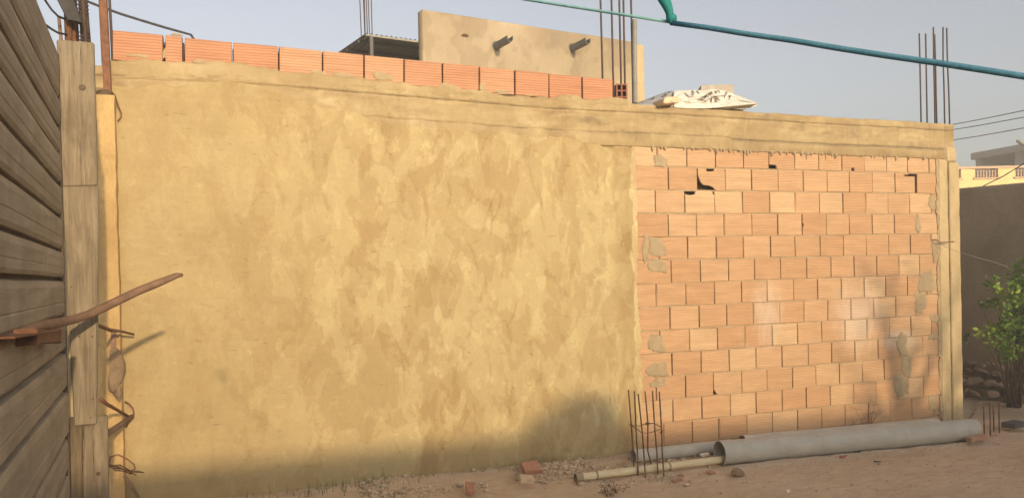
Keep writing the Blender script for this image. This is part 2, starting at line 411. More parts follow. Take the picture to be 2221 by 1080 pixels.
# ================================================================== GROUND
def gz(x, y):
    """height of the dirt yard"""
    x = np.asarray(x, float); y = np.asarray(y, float)
    near = sstep(14, 9, np.hypot(x-3, y-4))
    bank = .035*sstep(5.75, 6.2, y)*sstep(6.4, 6.0, y-.0*x)*sstep(3.6, 3.0, x)
    z = (fbm(x*.8, y*.8, 3)-.5)*.04 + (fbm(x*4, y*4, 9)-.5)*.028 + (fbm(x*14, y*14, 5, 3)-.5)*.012
    py_ = y-(5.525-(x-3.8)*.0725); z = z*(1-.85*np.exp(-(py_/.12)**2)*sstep(3.5, 3.7, x)*sstep(6.7, 6.5, x)) + .022*(np.exp(-((py_+.10)/.05)**2)+np.exp(-((py_-.11)/.06)**2))*sstep(3.75, 3.95, x)*sstep(6.5, 6.3, x)*(.4+1.2*fbm(x*5, y*5, 15))
    return z*near + bank - .004
def gzf(x, y): return float(gz(np.array([x]), np.array([y]))[0])
def axis(a, b, step, far):
    core = np.arange(a, b+1e-6, step); out = []; s = step; v = b
    while v < far: s *= 1.35; v += s; out.append(v)
    lo = []; s = step; v = a
    while v > -far: s *= 1.35; v -= s; lo.append(v)
    return np.concatenate([np.array(lo[::-1]), core, np.array(out)])
gx = axis(-1.2, 9.2, .03, 900); gy = axis(3.0, 8.0, .03, 900)
GX, GY = np.meshgrid(gx, gy, indexing='ij')
gr = sheet('ground', gx, gy, gz(GX, GY), M['dirt'], None)
co = np.empty(len(gr.data.vertices)*3, np.float32); gr.data.vertices.foreach_get('co', co); co = co.reshape(-1, 3)
co = co[:, [0, 2, 1]]; gr.data.vertices.foreach_set('co', co.ravel()); gr.data.flip_normals(); gr.data.update()
n_ = np.empty(len(gr.data.polygons)*3, np.float32); gr.data.polygons.foreach_get('normal', n_)
if n_.reshape(-1, 3)[:, 2].mean() < 0: gr.data.flip_normals()
tag(gr, kind='structure')

# ================================================================== THE BIG WALL
WALL = tag(empty('unfinished_building', (3.2, W, 0)), 'long single-storey unfinished building, yellow plaster on the left and bare hollow brick on the right', 'building')
WINV = Matrix.Translation((-3.2, -W, 0))
def under(o, parent):                         # parent while keeping the world position
    o.parent = parent; o.matrix_parent_inverse = parent.matrix_world.inverted(); return o
bpy.context.view_layer.update()
def wp(mb, name, mat, parent=None, **k):
    return under(mb.build(name, mat, None, **k), parent or WALL)

# --- plaster panel -------------------------------------------------------------
xs = np.arange(-.86, 3.521, .0085); zs = np.concatenate([[-.25], np.arange(-.02, 3.13, .0085)])
X, Z = np.meshgrid(xs, zs, indexing='ij')
wx = X + .16*pfbm(X*2.1, Z*2.1, 31, 3); wz = Z + .26*pfbm(X*2.3, Z*2.0, 37, 3)
right = sstep(.0, 1.0, X)                     # the left third is smoother
fade = .45+.55*right
mA = sstep(-.015, .0, pfbm(wx*4.0, wz*2.3, 41, 7, .58)); mB = sstep(.10, .11, pfbm(wx*5.2+7, wz*2.9, 47, 7, .56))
mC = sstep(.10, .11, pfbm(wx*6.6+3, wz*3.4, 61, 6, .56)); mD = sstep(.14, .15, pfbm(wx*10+13, wz*5.5, 63, 6, .57))
big = pfbm(X*.7, Z*.7, 53, 3)
tone = .56 + .06*fade*mA - .06*fade*mB*(1-.5*mA) + .16*big + .05*right
tone = tone + .14*pfbm(X*3, Z*22, 71, 4)*(1.2-right) + .06*pfbm(X*8, Z*7, 73, 4) + .06*pfbm(X*30, Z*24, 75, 3)
h = .0012*mA*fade + .0012*mB*fade + .014*pfbm(X*1.1, Z*1.1, 81, 3) + .003*pfbm(X*5, Z*5, 83, 4) + .0028*pfbm(X*16, Z*26, 85, 4)
def stamp(x0, z0, ang, L, wdt, amp, curve, dt=0.0):
    r = L+.03
    i0, i1 = np.searchsorted(xs, [x0-r, x0+r]); j0, j1 = np.searchsorted(zs, [z0-r, z0+r])
    if i1 <= i0 or j1 <= j0: return
    u = (X[i0:i1, j0:j1]-x0)*math.cos(ang)+(Z[i0:i1, j0:j1]-z0)*math.sin(ang)
    v = -(X[i0:i1, j0:j1]-x0)*math.sin(ang)+(Z[i0:i1, j0:j1]-z0)*math.cos(ang) - curve*u*u/L
    e = np.exp(-(u/L)**4*3)
    h[i0:i1, j0:j1] += amp*e*(np.exp(-(v/wdt)**2) - .9*np.exp(-((v+1.3*wdt)/wdt)**2))
    tone[i0:i1, j0:j1] += dt*e*np.exp(-(v/(wdt*1.2))**2)
for k in range(520):                          # trowel scars, their small shadows and highlights painted in as tone
    x0 = random.uniform(-.7, 3.4); z0 = random.uniform(.05, 3.05)
    stamp(x0, z0, random.choice([random.gauss(0, .15), random.gauss(0, .2), random.gauss(1.4, .4) if x0 > .8 else 0.0, random.gauss(-.7, .3)]), random.uniform(.008, .05)*random.choice([.6, 1, 1]), random.uniform(.0035, .005),
          random.uniform(.001, .004), random.uniform(-.25, .25), random.choice([random.uniform(-.5, -.15), random.uniform(-.2, .1), random.uniform(.1, .35)]))
for k in range(16):                           # long cracks and drips in the right half
    x0 = random.uniform(1.6, 3.3); z0 = random.uniform(.4, 2.5)
    stamp(x0, z0, 1.57+random.gauss(0, .22), random.uniform(.08, .26), .006, random.uniform(.002, .005), random.uniform(-.3, .3), -.38)
# damp dark band and pale feathered edge at the brick side
band = sstep(3.20, 3.29, X+.09*(fbm(X*3, Z*4, 91)-.5)); edge = sstep(3.385, 3.405, X+.10*(fbm(X*8, Z*9, 93)-.5)+.0*Z)
lowmask = sstep(.15, .5, Z)
tone = tone*(1-.7*band) + .7*band*(.24+.14*(fbm(X*9, Z*5, 95)-.5))
tone = tone*(1-edge) + edge*(.86+.35*(fbm(X*14, Z*9, 97)-.5))
h -= .010*edge
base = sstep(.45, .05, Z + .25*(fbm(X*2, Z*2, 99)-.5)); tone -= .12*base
h += .004*base*(fbm(X*9, Z*9, 98)-.5)
# ragged top edge against the concrete beam, smeared up to the coping at the left
ztop = np.interp(xs, [-.9, -.3, .30, .52, .75, 1.3, 1.9, 2.6, 3.1, 3.55], [3.00, 3.06, 3.08, 2.98, 2.92, 2.86, 2.80, 2.79, 2.73, 2.69])[:, None]
ztop = ztop + .10*(fbm(X*3.2, Z*.1, 101, 4)-.5) + .04*(fbm(X*12, Z*6, 103)-.5)
cut = sstep(0, .012, Z-ztop)
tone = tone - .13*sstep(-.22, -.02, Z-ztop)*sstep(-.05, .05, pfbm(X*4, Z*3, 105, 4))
Yp = W - .020 - h
Yp = Yp*(1-cut) + (W+.022)*cut
redge = 3.46+.05*(fbm(zs*5, zs*0, 107, 4)-.5)+.02*(vnoise(zs*30, zs*0, 109)-.5)
Yp = np.where(X > redge[None, :], W+.03, Yp)
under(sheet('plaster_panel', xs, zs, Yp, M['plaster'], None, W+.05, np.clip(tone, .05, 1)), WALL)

# --- concrete ring beam ---------------------------------------------------------
xs = np.arange(-.87, 7.271, .0125)
prof = [(.10, 2.735), (-.006, 2.738), (-.011, 2.745), (-.011, 2.80), (-.010, 2.850), (-.001, 2.854), (-.001, 2.859), (-.006, 2.863)]
prof += [(-.005, 2.863+.0165*i) for i in range(1, 11)] + [(.001, 3.036), (.001, 3.041), (-.007, 3.044), (-.008, 3.06), (-.008, 3.075), (-.007, 3.09), (-.005, 3.103), (.0, 3.112), (.03, 3.117), (.12, 3.12), (.22, 3.118)]
prof = np.array(prof); PX, PI = np.meshgrid(xs, np.arange(len(prof)), indexing='ij')
PYy = prof[PI, 0]; PZz = prof[PI, 1]
lift = np.interp(xs, [-.9, .6, 1.5, 2.5, 3.6, 7.3], [.055, .05, .025, -.005, .0, .0])[:, None]
zz = PZz + lift*(PI > 3)*.8 + (fbm(PX*6, PZz*0, 111, 3)-.5)*.012*((PI < 9) | (PI > 20)) + (fbm(PX*.7, PZz*0, 112, 2)-.5)*.02
step = (PX > 4.46) & (PI > 4) & (PI < 8); zz = zz - .028*step       # formwork boards meet at different heights
amp = .011*(fbm(PX*2.2, zz*3, 113, 4)-.5) + .010*(fbm(PX*9, zz*24, 115, 4)-.5)
crumb = (PI > 18) & (PI < 22) & (PX < 3.2)
amp = amp + crumb*.014*(fbm(PX*18, zz*18, 119)-.35)
yy = W + PYy - amp*(PI > 0)
bx, bz = PX + .12*pfbm(PX*5, zz*9, 301, 3), zz + .05*pfbm(PX*4, zz*6, 303, 3)
btone = .50 + .45*pfbm(bx*1.6, bz*6, 121, 5) + .35*pfbm(bx*1.1, bz*34, 123, 4) + .25*pfbm(bx*9, bz*12, 125, 4) - .22*sstep(.10, .16, pfbm(bx*2.0, bz*9, 127, 5)) + .18*sstep(.12, .16, pfbm(bx*3.0+4, bz*11, 128, 5))
btone = btone - .45*sstep(.16, .30, pfbm(PX*16, zz*.7, 129, 3))*sstep(.0, .2, pfbm(PX*.9, PX*0, 131, 2)) - .06*sstep(3.2, 4.5, PX) - .06*((PI < 6) & (PX > 4.46))
btone = btone - .4*((PI == 5) | (PI == 6) | (PI == 18) | (PI == 19))*sstep(-.15, .1, pfbm(PX*5, PX*0, 133, 3))
o = sheet('ring_beam', xs, np.arange(len(prof)), yy, M['concrete'], None, None, np.clip(btone, .03, 1))
co = np.empty(len(o.data.vertices)*3, np.float32); o.data.vertices.foreach_get('co', co); co = co.reshape(-1, 3); co[:, 2] = zz.ravel(); o.data.vertices.foreach_set('co', co.ravel()); o.data.update()
under(o, WALL)

# --- core of the wall, side walls, roof slab -------------------------------------
wp(MB().quad_box(-.84, 7.02, W+.102, W+.20, -.2, 2.90), 'wall_core', M['void_shade'])
wp(MB().quad_box(7.06, 7.26, W+.23, 14.0, -.2, 2.95).quad_box(-.85, -.65, W+.23, 14.0, -.2, 2.95).quad_box(-.64, 7.05, 13.8, 14.0, -.2, 2.95), 'side_wall', M['smooth_concrete'])
wp(MB().quad_box(-.86, 7.27, W+.222, 14.02, 2.953, 3.09), 'roof_slab', M['smooth_concrete'], bevel=.01)

# --- column at the right end -----------------------------------------------------
def rough_box(mb_args, name, mat, parent, amp=.008, res=.05, seed=1, bevel=.008):
    x0, x1, y0, y1, z0, z1 = mb_args
    bm = bmesh.new(); bmesh.ops.create_cube(bm, size=1)
    bmesh.ops.scale(bm, vec=(x1-x0, y1-y0, z1-z0), verts=bm.verts); bmesh.ops.translate(bm, vec=((x0+x1)/2, (y0+y1)/2, (z0+z1)/2), verts=bm.verts)
    bmesh.ops.bevel(bm, geom=list(bm.edges), offset=bevel, segments=1, affect='EDGES', profile=.5)
    nz = max(1, int((z1-z0)/res))
    for i in range(1, nz):
        z = z0+(z1-z0)*i/nz
        bmesh.ops.bisect_plane(bm, geom=list(bm.verts)+list(bm.edges)+list(bm.faces), plane_co=(0, 0, z), plane_no=(0, 0, 1))
    for v in bm.verts:
        a, b = v.co.x*7+v.co.z*5, v.co.z*9+v.co.y*6
        v.co.x += amp*(float(fbm(np.array([a]), np.array([b]), seed)[0])-.5)*2
        v.co.y += amp*(float(fbm(np.array([a]), np.array([b]), seed+5)[0])-.5)*2
    me = bpy.data.meshes.new(name); bm.to_mesh(me); bm.free()
    return under(link(name, me, mat), parent)
rough_box((7.035, 7.165, W-.014, W+.22, -.2, 2.735), 'column', M['smooth_concrete'], WALL, .006, .06, 3)
rough_box((7.166, 7.31, W-.030, W+.225, -.2, 2.70), 'column', M['smooth_concrete'], WALL, .006, .06, 8)
rough_box((7.13, 7.295, W-.022, W+.228, 2.703, 2.87), 'column_head', M['smooth_concrete'], WALL, .014, .05, 11, .02)

# --- brick infill ----------------------------------------------------------------
ROWS = {1: [3.68,3.99,4.3,4.61,4.9,5.2,5.49,5.78,6.06,6.35,6.63,6.92], 2: [3.79,4.1,4.4,4.7,5.0,5.3,5.59,5.87,6.16,6.46,6.75], 3: [3.65,3.96,4.28,4.59,4.9,5.2,5.49,5.78,6.07,6.36,6.65,6.94],
 4: [3.78,4.08,4.38,4.69,4.99,5.28,5.57,5.86,6.15,6.44,6.75], 5: [3.68,3.98,4.29,4.59,4.9,5.19,5.49,5.78,6.07,6.36,6.65,6.93], 6: [3.8,4.11,4.42,4.71,5.01,5.32,5.62,5.91,6.2,6.49,6.77],
 7: [3.64,3.95,4.26,4.56,4.85,5.16,5.45,5.74,6.03,6.31,6.6,6.87], 8: [3.78,4.09,4.39,4.69,4.99,5.28,5.57,5.86,6.15,6.44,6.71], 9: [3.67,3.98,4.28,4.59,4.9,5.2,5.49,5.78,6.06,6.35,6.64,6.92],
 10: [3.79,4.1,4.41,4.71,5.01,5.32,5.61,5.9,6.2,6.5,6.79], 11: [3.62,3.93,4.23,4.54,4.83,5.13,5.41,5.7,5.99,6.27,6.56,6.87], 12: [3.79,4.1,4.41,4.7,5.0,5.29,5.58,5.87,6.16,6.46,6.79],
 13: [3.69,3.99,4.28,4.59,4.88,5.18,5.47,5.76,6.06,6.34,6.63,6.92], 14: [3.76,4.06,4.37,4.67,4.95,5.24,5.56,5.86,6.16,6.5,6.79]}
CH = .2115
INF = wp(MB().quad_box(3.40, 7.02, W+.0945, W+.1005, -.2, 2.80), 'brick_infill', M['void_shade'])
bpy.context.view_layer.update()
for r in range(1, 15):                        # bed joints: mortar set back a little between the courses
    zb = 2.565 + CH - r*CH; mm = MB(); nj = 60
    for i in range(nj+1):
        x0 = 3.47+i*3.55/nj; zt = zb+(x0-3.5)*.005; yf = W+.005+random.uniform(0, .007)
        mm.v += [(x0, W+.094, zt-.007), (x0, yf, zt-.007), (x0, yf, zt+.007), (x0, W+.094, zt+.007)]
    for i in range(nj):
        for k in range(4): mm.f.append((i*4+k, i*4+(k+1) % 4, (i+1)*4+(k+1) % 4, (i+1)*4+k))
    wp(mm, 'bed_joint', M['mortar'], INF)
def brick_mesh(seed):
    rr = random.Random(seed); j = lambda a: rr.uniform(-a, a)
    mb = MB(); c = [(-.5, -.5), (.5, -.5), (.5, .5), (-.5, .5)]
    for (x, z) in c: mb.v.append((x*(.972+j(.012)), j(.0012), z*(.955+j(.02))))        # front face
    for (x, z) in c: mb.v.append((x*(.995+j(.004)), .006+j(.001), z*(.995+j(.004))))
    for (x, z) in c: mb.v.append((x, .093, z))
    if seed % 2:                               # a chipped corner
        k = rr.randrange(4); x, y, z = mb.v[k]; mb.v[k] = (x*(1-rr.uniform(.04, .10)), .003, z*(1-rr.uniform(.06, .16)))
    mb.f.append((0, 1, 2, 3))
    for a in (0, 4):
        for i in range(4):
            k = (i+1) % 4; mb.f.append((a+k, a+i, a+4+i, a+4+k))
    mb.f.append((11, 10, 9, 8))
    return mb.mesh('brick')
BM = [brick_mesh(i) for i in range(10)]
NOTCH = {  # broken bricks, outline in brick units 0..1
 (2, 2): [(0,1),(.30,1),(.33,.86),(.58,.88),(.62,1),(1,1),(1,0),(.64,0),(.56,.13),(.42,.22),(.2,.24),(.10,.36),(.02,.62),(0,.66)],
 (3, 2): [(0,0),(1,0),(1,.84),(.95,.84),(.94,1),(.36,1),(.33,.84),(.12,.80),(.02,.84),(0,.86)],
 (1, 5): [(0,.22),(.27,.20),(.30,0),(1,0),(1,1),(0,1)],
 (1, 8): [(0,0),(.40,0),(.40,.17),(.54,.17),(.54,0),(1,0),(1,1),(0,1)],
 (2, 10): [(0,0),(.90,0),(.90,.84),(.42,.84),(.42,.92),(.62,.93),(.62,.97),(.42,.97),(.40,.88),(.38,1),(0,1)],
 (11, 3): [(.13,0),(1,0),(1,1),(0,1),(0,.26)],
 (4, 6): [(0,0),(1,0),(1,1),(0,1),(0,.56),(.05,.52),(.05,.40),(0,.36)],
}
for r, js in ROWS.items():
    xsr = [3.415] + js + [7.03]
    for i in range(len(xsr)-1):
        x0, x1 = xsr[i], xsr[i+1]
        if r == 14 and x1 < 5.0: continue
        xm = (x0+x1)/2; zt = 2.565 + CH - (r-1)*CH + (xm-3.5)*.005 + random.uniform(-.003, .003)
        zb = zt-CH; zt2 = min(zt, 2.80)
        w_, h_ = x1-x0-random.uniform(.0045, .008), zt2-zb-random.uniform(.006, .010)
        if w_ < .03: continue
        loc = Vector((xm, W+random.uniform(0, .004), (zb+zt2)/2))
        if (r, i) in NOTCH:
            me = MB().prism([((a-.5), (b-.5)) for a, b in NOTCH[(r, i)]], .0, .022).mesh('brick')
        else: me = random.choice(BM)
        b = link('brick', me, M['brick']); b.location = loc
        b.rotation_euler = (random.gauss(0, .004), random.gauss(0, .004), random.gauss(0, .007)); b.scale = (w_, 1, h_)
        b.parent = INF; b.matrix_parent_inverse = INF.matrix_world.inverted()

# --- mortar patches smeared over the bricks ----------------------------------------
def blob_patch(cx, cz, rx, rz, seed, d=.007, W=W, par=None):
    rr = random.Random(seed); n = 40; mb = MB(); ph = [rr.uniform(0, 6.28) for _ in range(5)]
    def rad_(w): return 1+.13*math.sin(2*w+ph[0])+.11*math.sin(3*w+ph[1])+.09*math.sin(5*w+ph[2])+.06*math.sin(9*w+ph[3])+.05*math.sin(14*w+ph[4])
    for lv, (s_, y_) in enumerate(((1.0, .004), (.93, -d*.55), (.72, -d*.8), (.35, -d*.95))):
        for k in range(n):
            w = 6.2832*k/n; sx = math.copysign(abs(math.cos(w))**.65, math.cos(w)); sz = math.copysign(abs(math.sin(w))**.65, math.sin(w))
            q = s_*rad_(w); mb.v.append((cx+rx*q*sx, W+y_+rr.uniform(-.0015, .0015), cz+rz*q*sz))
    for lv in range(3):
        for k in range(n):
            k2 = (k+1) % n; mb.f.append((lv*n+k, lv*n+k2, (lv+1)*n+k2, (lv+1)*n+k))
    c0 = len(mb.v); mb.v.append((cx, W-d, cz))
    for k in range(n): mb.f.append((3*n+k, 3*n+(k+1) % n, c0))
    o = wp(mb, 'mortar_patch', M['patch' if par is None else 'mortar_pale'], par or INF, smooth=True)
    return o
PATCH = [(2010,612,17,26),(1996,655,12,26),(1958,748,12,24),(1967,792,13,22),(1955,836,15,25),(2023,872,8,20),(1432,350,14,14),(1425,537,20,20),(1426,577,20,15),(1424,745,17,20),(1427,802,20,17),(1428,830,16,10),
         (2030,540,8,26),(1991,488,5,18),(2026,690,9,9),(2024,730,9,8),(2022,440,8,14),(1400,540,7,30)]
for i, (px, py, rx, ry) in enumerate(PATCH):
    c = at(px, py, W); e = at(px+rx, py, W); t = at(px, py-ry, W)
    blob_patch(c.x, c.z, abs(e.x-c.x), abs(t.z-c.z), i+3)
# ragged mortar squeezed out under the beam and drips running from it
mb = MB()
for i in range(60):
    x = 3.5+3.5*random.random()**1.2; L = random.choice([.006, .012, .02, .035]) * random.uniform(.5, 1.4); r = random.uniform(.006, .016)
    if random.random() < .06: L *= 4; r *= .35
    mb.tube([(x, W-.004, 2.75), (x+random.gauss(0, .004), W-.003, 2.74-L*.6), (x+random.gauss(0, .006), W-.001, 2.74-L)], [r*1.5, r, r*.5], 6)
tag(wp(mb, 'mortar_drip', M['patch'], INF, smooth=True), kind='stuff')
# rough mortar seam between bricks and column
mb = MB(); z = .02
while z < 2.72:
    hh = random.uniform(.03, .09); wv_ = random.uniform(.008, .03)
    mb.obox((7.032-wv_*.2, W+.002, z+hh/2), (wv_, 0, random.uniform(-.004, .004)), (0, random.uniform(.006, .014), 0), (random.uniform(-.006, .006), 0, hh*.56)); z += hh
wp(mb, 'mortar_seam', M['mortar'], INF, bevel=.004)

# --- coping course -----------------------------------------------------------------
COP = [(-.738, 3.217, 3.428), (-.40, 3.219, 3.420), (-.261, 3.222, 3.416), (.075, 3.226, 3.408), (.406, 3.217, 3.401), (.734, 3.211, 3.393), (1.055, 3.189, 3.385), (1.376, 3.177, 3.377),
       (1.694, 3.163, 3.370), (2.011, 3.150, 3.362), (2.326, 3.143, 3.354), (2.639, 3.142, 3.347), (2.954, 3.143, 3.339), (3.255, 3.148, 3.332)]
for i in range(len(COP)-1):
    x0, _, t0 = COP[i]; x1, _, t1 = COP[i+1]
    half = i == 1
    zb = (t0+t1)/2-.222; w_ = x1-x0-.009
    me = BM[i % 6]
    b = link('brick', me.copy(), M['coping_brick']); b.data.materials.clear(); b.data.materials.append(M['coping_brick'])
    b.location = ((x0+x1)/2, W+.018+random.uniform(-.006, .006), zb+.111); b.scale = (w_*(.86 if half else 1), 1.0, .212)
    b.rotation_euler = (random.gauss(0, .012), -math.atan2(t1-t0, x1-x0)*.9+random.gauss(0, .003), random.gauss(0, .012))
    b.name = 'brick'; b.parent = WALL; b.matrix_parent_inverse = WALL.matrix_world.inverted()
for i in range(len(COP)-1):                   # added dark backing, its colour stands in for shade in the coping joints
    x0, _, t0 = COP[i]; x1, _, t1 = COP[i+1]
    wp(MB().quad_box(x0+.002, x1-.002, W+.125, W+.19, 3.10, min(t0, t1)-random.uniform(.012, .03)), 'joint_shade_backing', M['void_shade'])
xs = np.arange(-.80, 3.40, .012); vv = np.arange(0, 12)
MX, MV = np.meshgrid(xs, vv, indexing='ij')
topz = np.interp(xs, [c[0] for c in COP], [c[1] for c in COP])[:, None] + .10*(fbm(MX*4, MX*0, 131, 4)-.45) + .03*(fbm(MX*16, MX*0, 133, 3)-.5)
mz = 3.06 + (topz-3.06)*np.clip(MV/9.0, 0, 1) + .012*np.clip(MV-9, 0, 2)
my = W + np.interp(vv, [0, 1, 5, 8, 9, 10, 11], [.03, -.004, -.007, -.002, .008, .03, .16])[None, :] - .014*(fbm(MX*6, mz*8, 135, 4)-.5)*(MV > 0)
my = my + .004*(fbm(MX*25, mz*25, 137, 3)-.5)
o = sheet('mortar_bed', xs, vv, my, M['concrete'], None, None, np.clip(.55+.8*(fbm(MX*3, mz*10, 139)-.5), 0, 1))
co = np.empty(len(o.data.vertices)*3, np.float32); o.data.vertices.foreach_get('co', co); co = co.reshape(-1, 3); co[:, 2] = mz.ravel(); o.data.vertices.foreach_set('co', co.ravel()); o.data.update()
under(o, WALL)

for i, (px, py, rx, ry) in enumerate(((300, 122, 30, 5), (440, 136, 26, 6), (575, 150, 18, 6), (690, 158, 20, 7), (745, 164, 30, 7), (830, 166, 26, 12), (965, 186, 14, 8), (1047, 190, 8, 14), (1090, 200, 22, 6), (1150, 206, 20, 4), (1240, 211, 24, 5), (1310, 214, 16, 4), (357, 118, 5, 14), (383, 76, 14, 4))):
    c = at(px, py, W+.02); e = at(px+rx, py, W+.02); t = at(px, py-ry, W+.02); blob_patch(c.x, c.z, abs(e.x-c.x)*.8, abs(t.z-c.z)*.8, i+60, .004, W+.0155, WALL)
# --- pilaster at the left end with its steel tube ------------------------------------
rough_box((-.88, -.716, W-.115, W+.02, -.2, 2.93), 'pilaster', M['pilaster'], WALL, .008, .05, 21, .004)
rough_box((-.868, -.725, W-.105, W+.01, 2.926, 2.985), 'pilaster_stub', M['concrete'], WALL, .016, .03, 25, .03)
a = at(228, 197, W-.05); 
wp(MB().obox((a.x+.0, W-.05, a.z+.85), (.024, 0, 0), (0, .024, 0), (-.018, 0, .90)), 'steel_tube', M['rust'], bevel=.004)
wp(MB().obox((a.x-.028, W+.02, a.z+.85), (.010, 0, 0), (0, .02, 0), (-.018, 0, .90)), 'steel_strip', M['rust'], bevel=.002)
# loop of wire round the head of the pilaster
wp(MB().tube([at(205, 200, W-.13), at(222, 193, W-.13), at(240, 196, W-.12), at(250, 208, W-.10), at(256, 228, W-.08), at(263, 245, W-.06), at(262, 255, W-.055), at(255, 263, W-.05)], .0042, 6), 'tie_wire', M['rust'], smooth=True)

# --- starter bars standing on the beam -----------------------------------------------
def rebar(pts, r, parent=None, mat='rebar', name='rebar'):
    return wp(MB().tube(pts, r, 8), name, M[mat], parent or WALL, smooth=True)
def bar(px, pyb, pyt, Y, r=.007, lean=0.0, jog=0):
    b = at(px, pyb, Y); L = at(px, pyt, Y).z - b.z
    pts = [b+Vector((0, 0, -.12)), b+Vector((lean*.3, 0, L*.33)), b+Vector((lean*.7+jog, 0, L*.66)), b+Vector((lean, 0, L))]
    return rebar(pts, r)
for px, pyb, pyt, Y, ln in ((245, 128, -160, W+.04, -.03), (236, 126, -170, W+.10, -.035), (1308, 205, -170, W+.16, -.01), (1331, 220, -180, W+.06, .0), (1348, 222, -170, W+.10, .0), (1356, 222, -165, W+.16, .01), (1373, 222, -150, W+.18, .01),
                            (1998, 268, 74, W+.06, -.005), (2011, 268, 74, W+.13, .0), (2028, 269, 60, W+.06, .0), (2032, 269, 76, W+.10, -.01), (2049, 269, 60, W+.14, .0), (2060, 269, 62, W+.06, -.02)):
    bar(px, pyb, pyt, Y, .0095 if px < 1500 else .0078, ln, random.gauss(0, .004))
a = at(1377, 224, W+.12); b = at(1376, 44, W+.12)
wp(MB().hollow(a, b, .024, .020, 20), 'steel_post', M['galv'], smooth=False)

# ================================================================== UPPER BUILDING ON THE ROOF
UA = Vector((2.411, 9.795, 0)); UB = Vector((5.933, 10.327, 0)); UL = (UB-UA).length; UR = math.atan2(UB.y-UA.y, UB.x-UA.x)
UP = tag(empty('rooftop_room', (UA.x, UA.y, 3.09), UR), 'tan plastered room wall on the roof with two drain spouts sticking out', 'building')
bpy.context.view_layer.update()
def up(mb, name, mat, **k): o = mb.build(name, mat, None, **k); o.parent = UP; return o
xs = np.arange(0, UL-.17, .02); zs = np.arange(0, 1.945, .02); X, Z = np.meshgrid(xs, zs, indexing='ij')
tn = .5 + 1.3*(fbm(X*1.6, Z*1.6, 201, 5)-.5) - .25*sstep(.55, .6, fbm(X*3, Z*2.2, 203, 5))
hh = .02*(fbm(X*1.5, Z*1.5, 205, 4)-.5) + .008*(fbm(X*8, Z*8, 207, 4)-.5)
zs2 = zs
o = sheet('wall', xs, zs, -hh, M['upper_plaster'], None, .14, np.clip(tn, .02, 1)); o.parent = UP
up(MB().quad_box(UL-.168, UL, .012, .19, 0, 1.925), 'corner_column', M['smooth_concrete'], bevel=.012)
up(MB().quad_box(UL-.15, UL, .20, 3.0, 0, 1.92).quad_box(2.0, UL-.16, 2.85, 3.0, 0, 1.92), 'side_wall', M['smooth_concrete'])
up(MB().quad_box(2.0, UL-.16, .2, 2.84, 1.70, 1.80), 'roof', M['smooth_concrete'])
inv = Matrix.Rotation(-UR, 3, 'Z')
def upl(p): v = p-Vector((UA.x, UA.y, 3.09)); return inv @ v
for (px, py) in ((1076, 101), (1241, 105)):
    lo = None
    d = ray(px, py); n = Vector((-math.sin(UR), math.cos(UR), 0)); tt = (UA-EYEP).dot(n)/d.dot(n); p = upl(EYEP+d*tt)
    mb = MB(); L = .40; w2 = .042; hgt = .075; nA = 12; R0 = len(mb.v)          # half-round gutter spout, open at the top
    for q, (r_, y_) in enumerate(((1.0, .03), (1.0, -L), (.86, -L), (.86, .03))):
        for k in range(nA+1):
            w = math.pi + math.pi*k/nA
            mb.v.append((p.x+w2*r_*math.cos(w), y_, p.z+(hgt*.75)*r_*math.sin(w)+(.03 if k in (0, nA) else 0)))
    m = nA+1
    for q in range(4):
        for k in range(nA): mb.f.append((R0+q*m+k, R0+q*m+k+1, R0+((q+1) % 4)*m+k+1, R0+((q+1) % 4)*m+k))
    up(mb, 'drain_spout', M['sheet_metal'])
    up(MB().tube([(p.x, -.005, p.z+.01), (p.x, .02, p.z+.01)], [.06, .06], 16), 'spout_hole', M['upper_dark'])
d = ray(1007, 78); tt = (UA-EYEP).dot(n)/d.dot(n); p = upl(EYEP+d*tt)
up(MB().tube([p+Vector((-.04, -.02, 0)), p+Vector((.0, -.035, .006)), p+Vector((.045, -.03, -.006))], .012, 8), 'wall_stub', M['rust'])

# corrugated canopy left of the room
CAN = tag(empty('corrugated_canopy', (UA.x, UA.y, 3.09), UR), 'dark corrugated metal canopy beside the tan room on the roof', 'canopy')
def cn(mb, name, mat, **k): o = mb.build(name, mat, None, **k); o.parent = CAN; return o
mb = MB(); nx = 240; x0, x1, y0, y1 = -.70, 1.9, .16, 2.6
for j in range(2):
    for i in range(nx+1):
        x = x0+(x1-x0)*i/nx
        for jj, y in enumerate((y0, y1)):
            mb.v.append((x - (.0 if jj == 0 else .05), y, 1.585+.018*math.sin(i*math.pi/3)+(.0 if jj == 0 else .12)-.006*j))
for j in range(2):
    b0 = j*(nx+1)*2
    for i in range(nx):
        q = (b0+i*2, b0+i*2+2, b0+i*2+3, b0+i*2+1); mb.f.append(q if j == 0 else q[::-1])
cn(mb, 'corrugated_sheet', M['sheet_metal'])
cn(MB().quad_box(x0-.01, -.01, .12, .155, 1.55, 1.575), 'edge_bar', M['galv'])
for i in range(5): cn(MB().quad_box(x0-.02, x1, .4+i*.5, .44+i*.5, 1.545+i*.023, 1.575+i*.023), 'purlin', M['upper_dark'])
cn(MB().quad_box(x0+.02, x0+.06, 2.5, 2.54, 0, 1.65), 'post', M['upper_dark']); cn(MB().quad_box(x0+.02, x0+.06, .05, .09, 0, 1.53), 'post', M['upper_dark'])
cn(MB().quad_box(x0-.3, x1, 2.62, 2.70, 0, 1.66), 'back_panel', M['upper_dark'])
cn(MB().tube([(-.05, .3, 1.3), (-.45, 1.6, .6)], .025, 8), 'brace', M['upper_dark'])

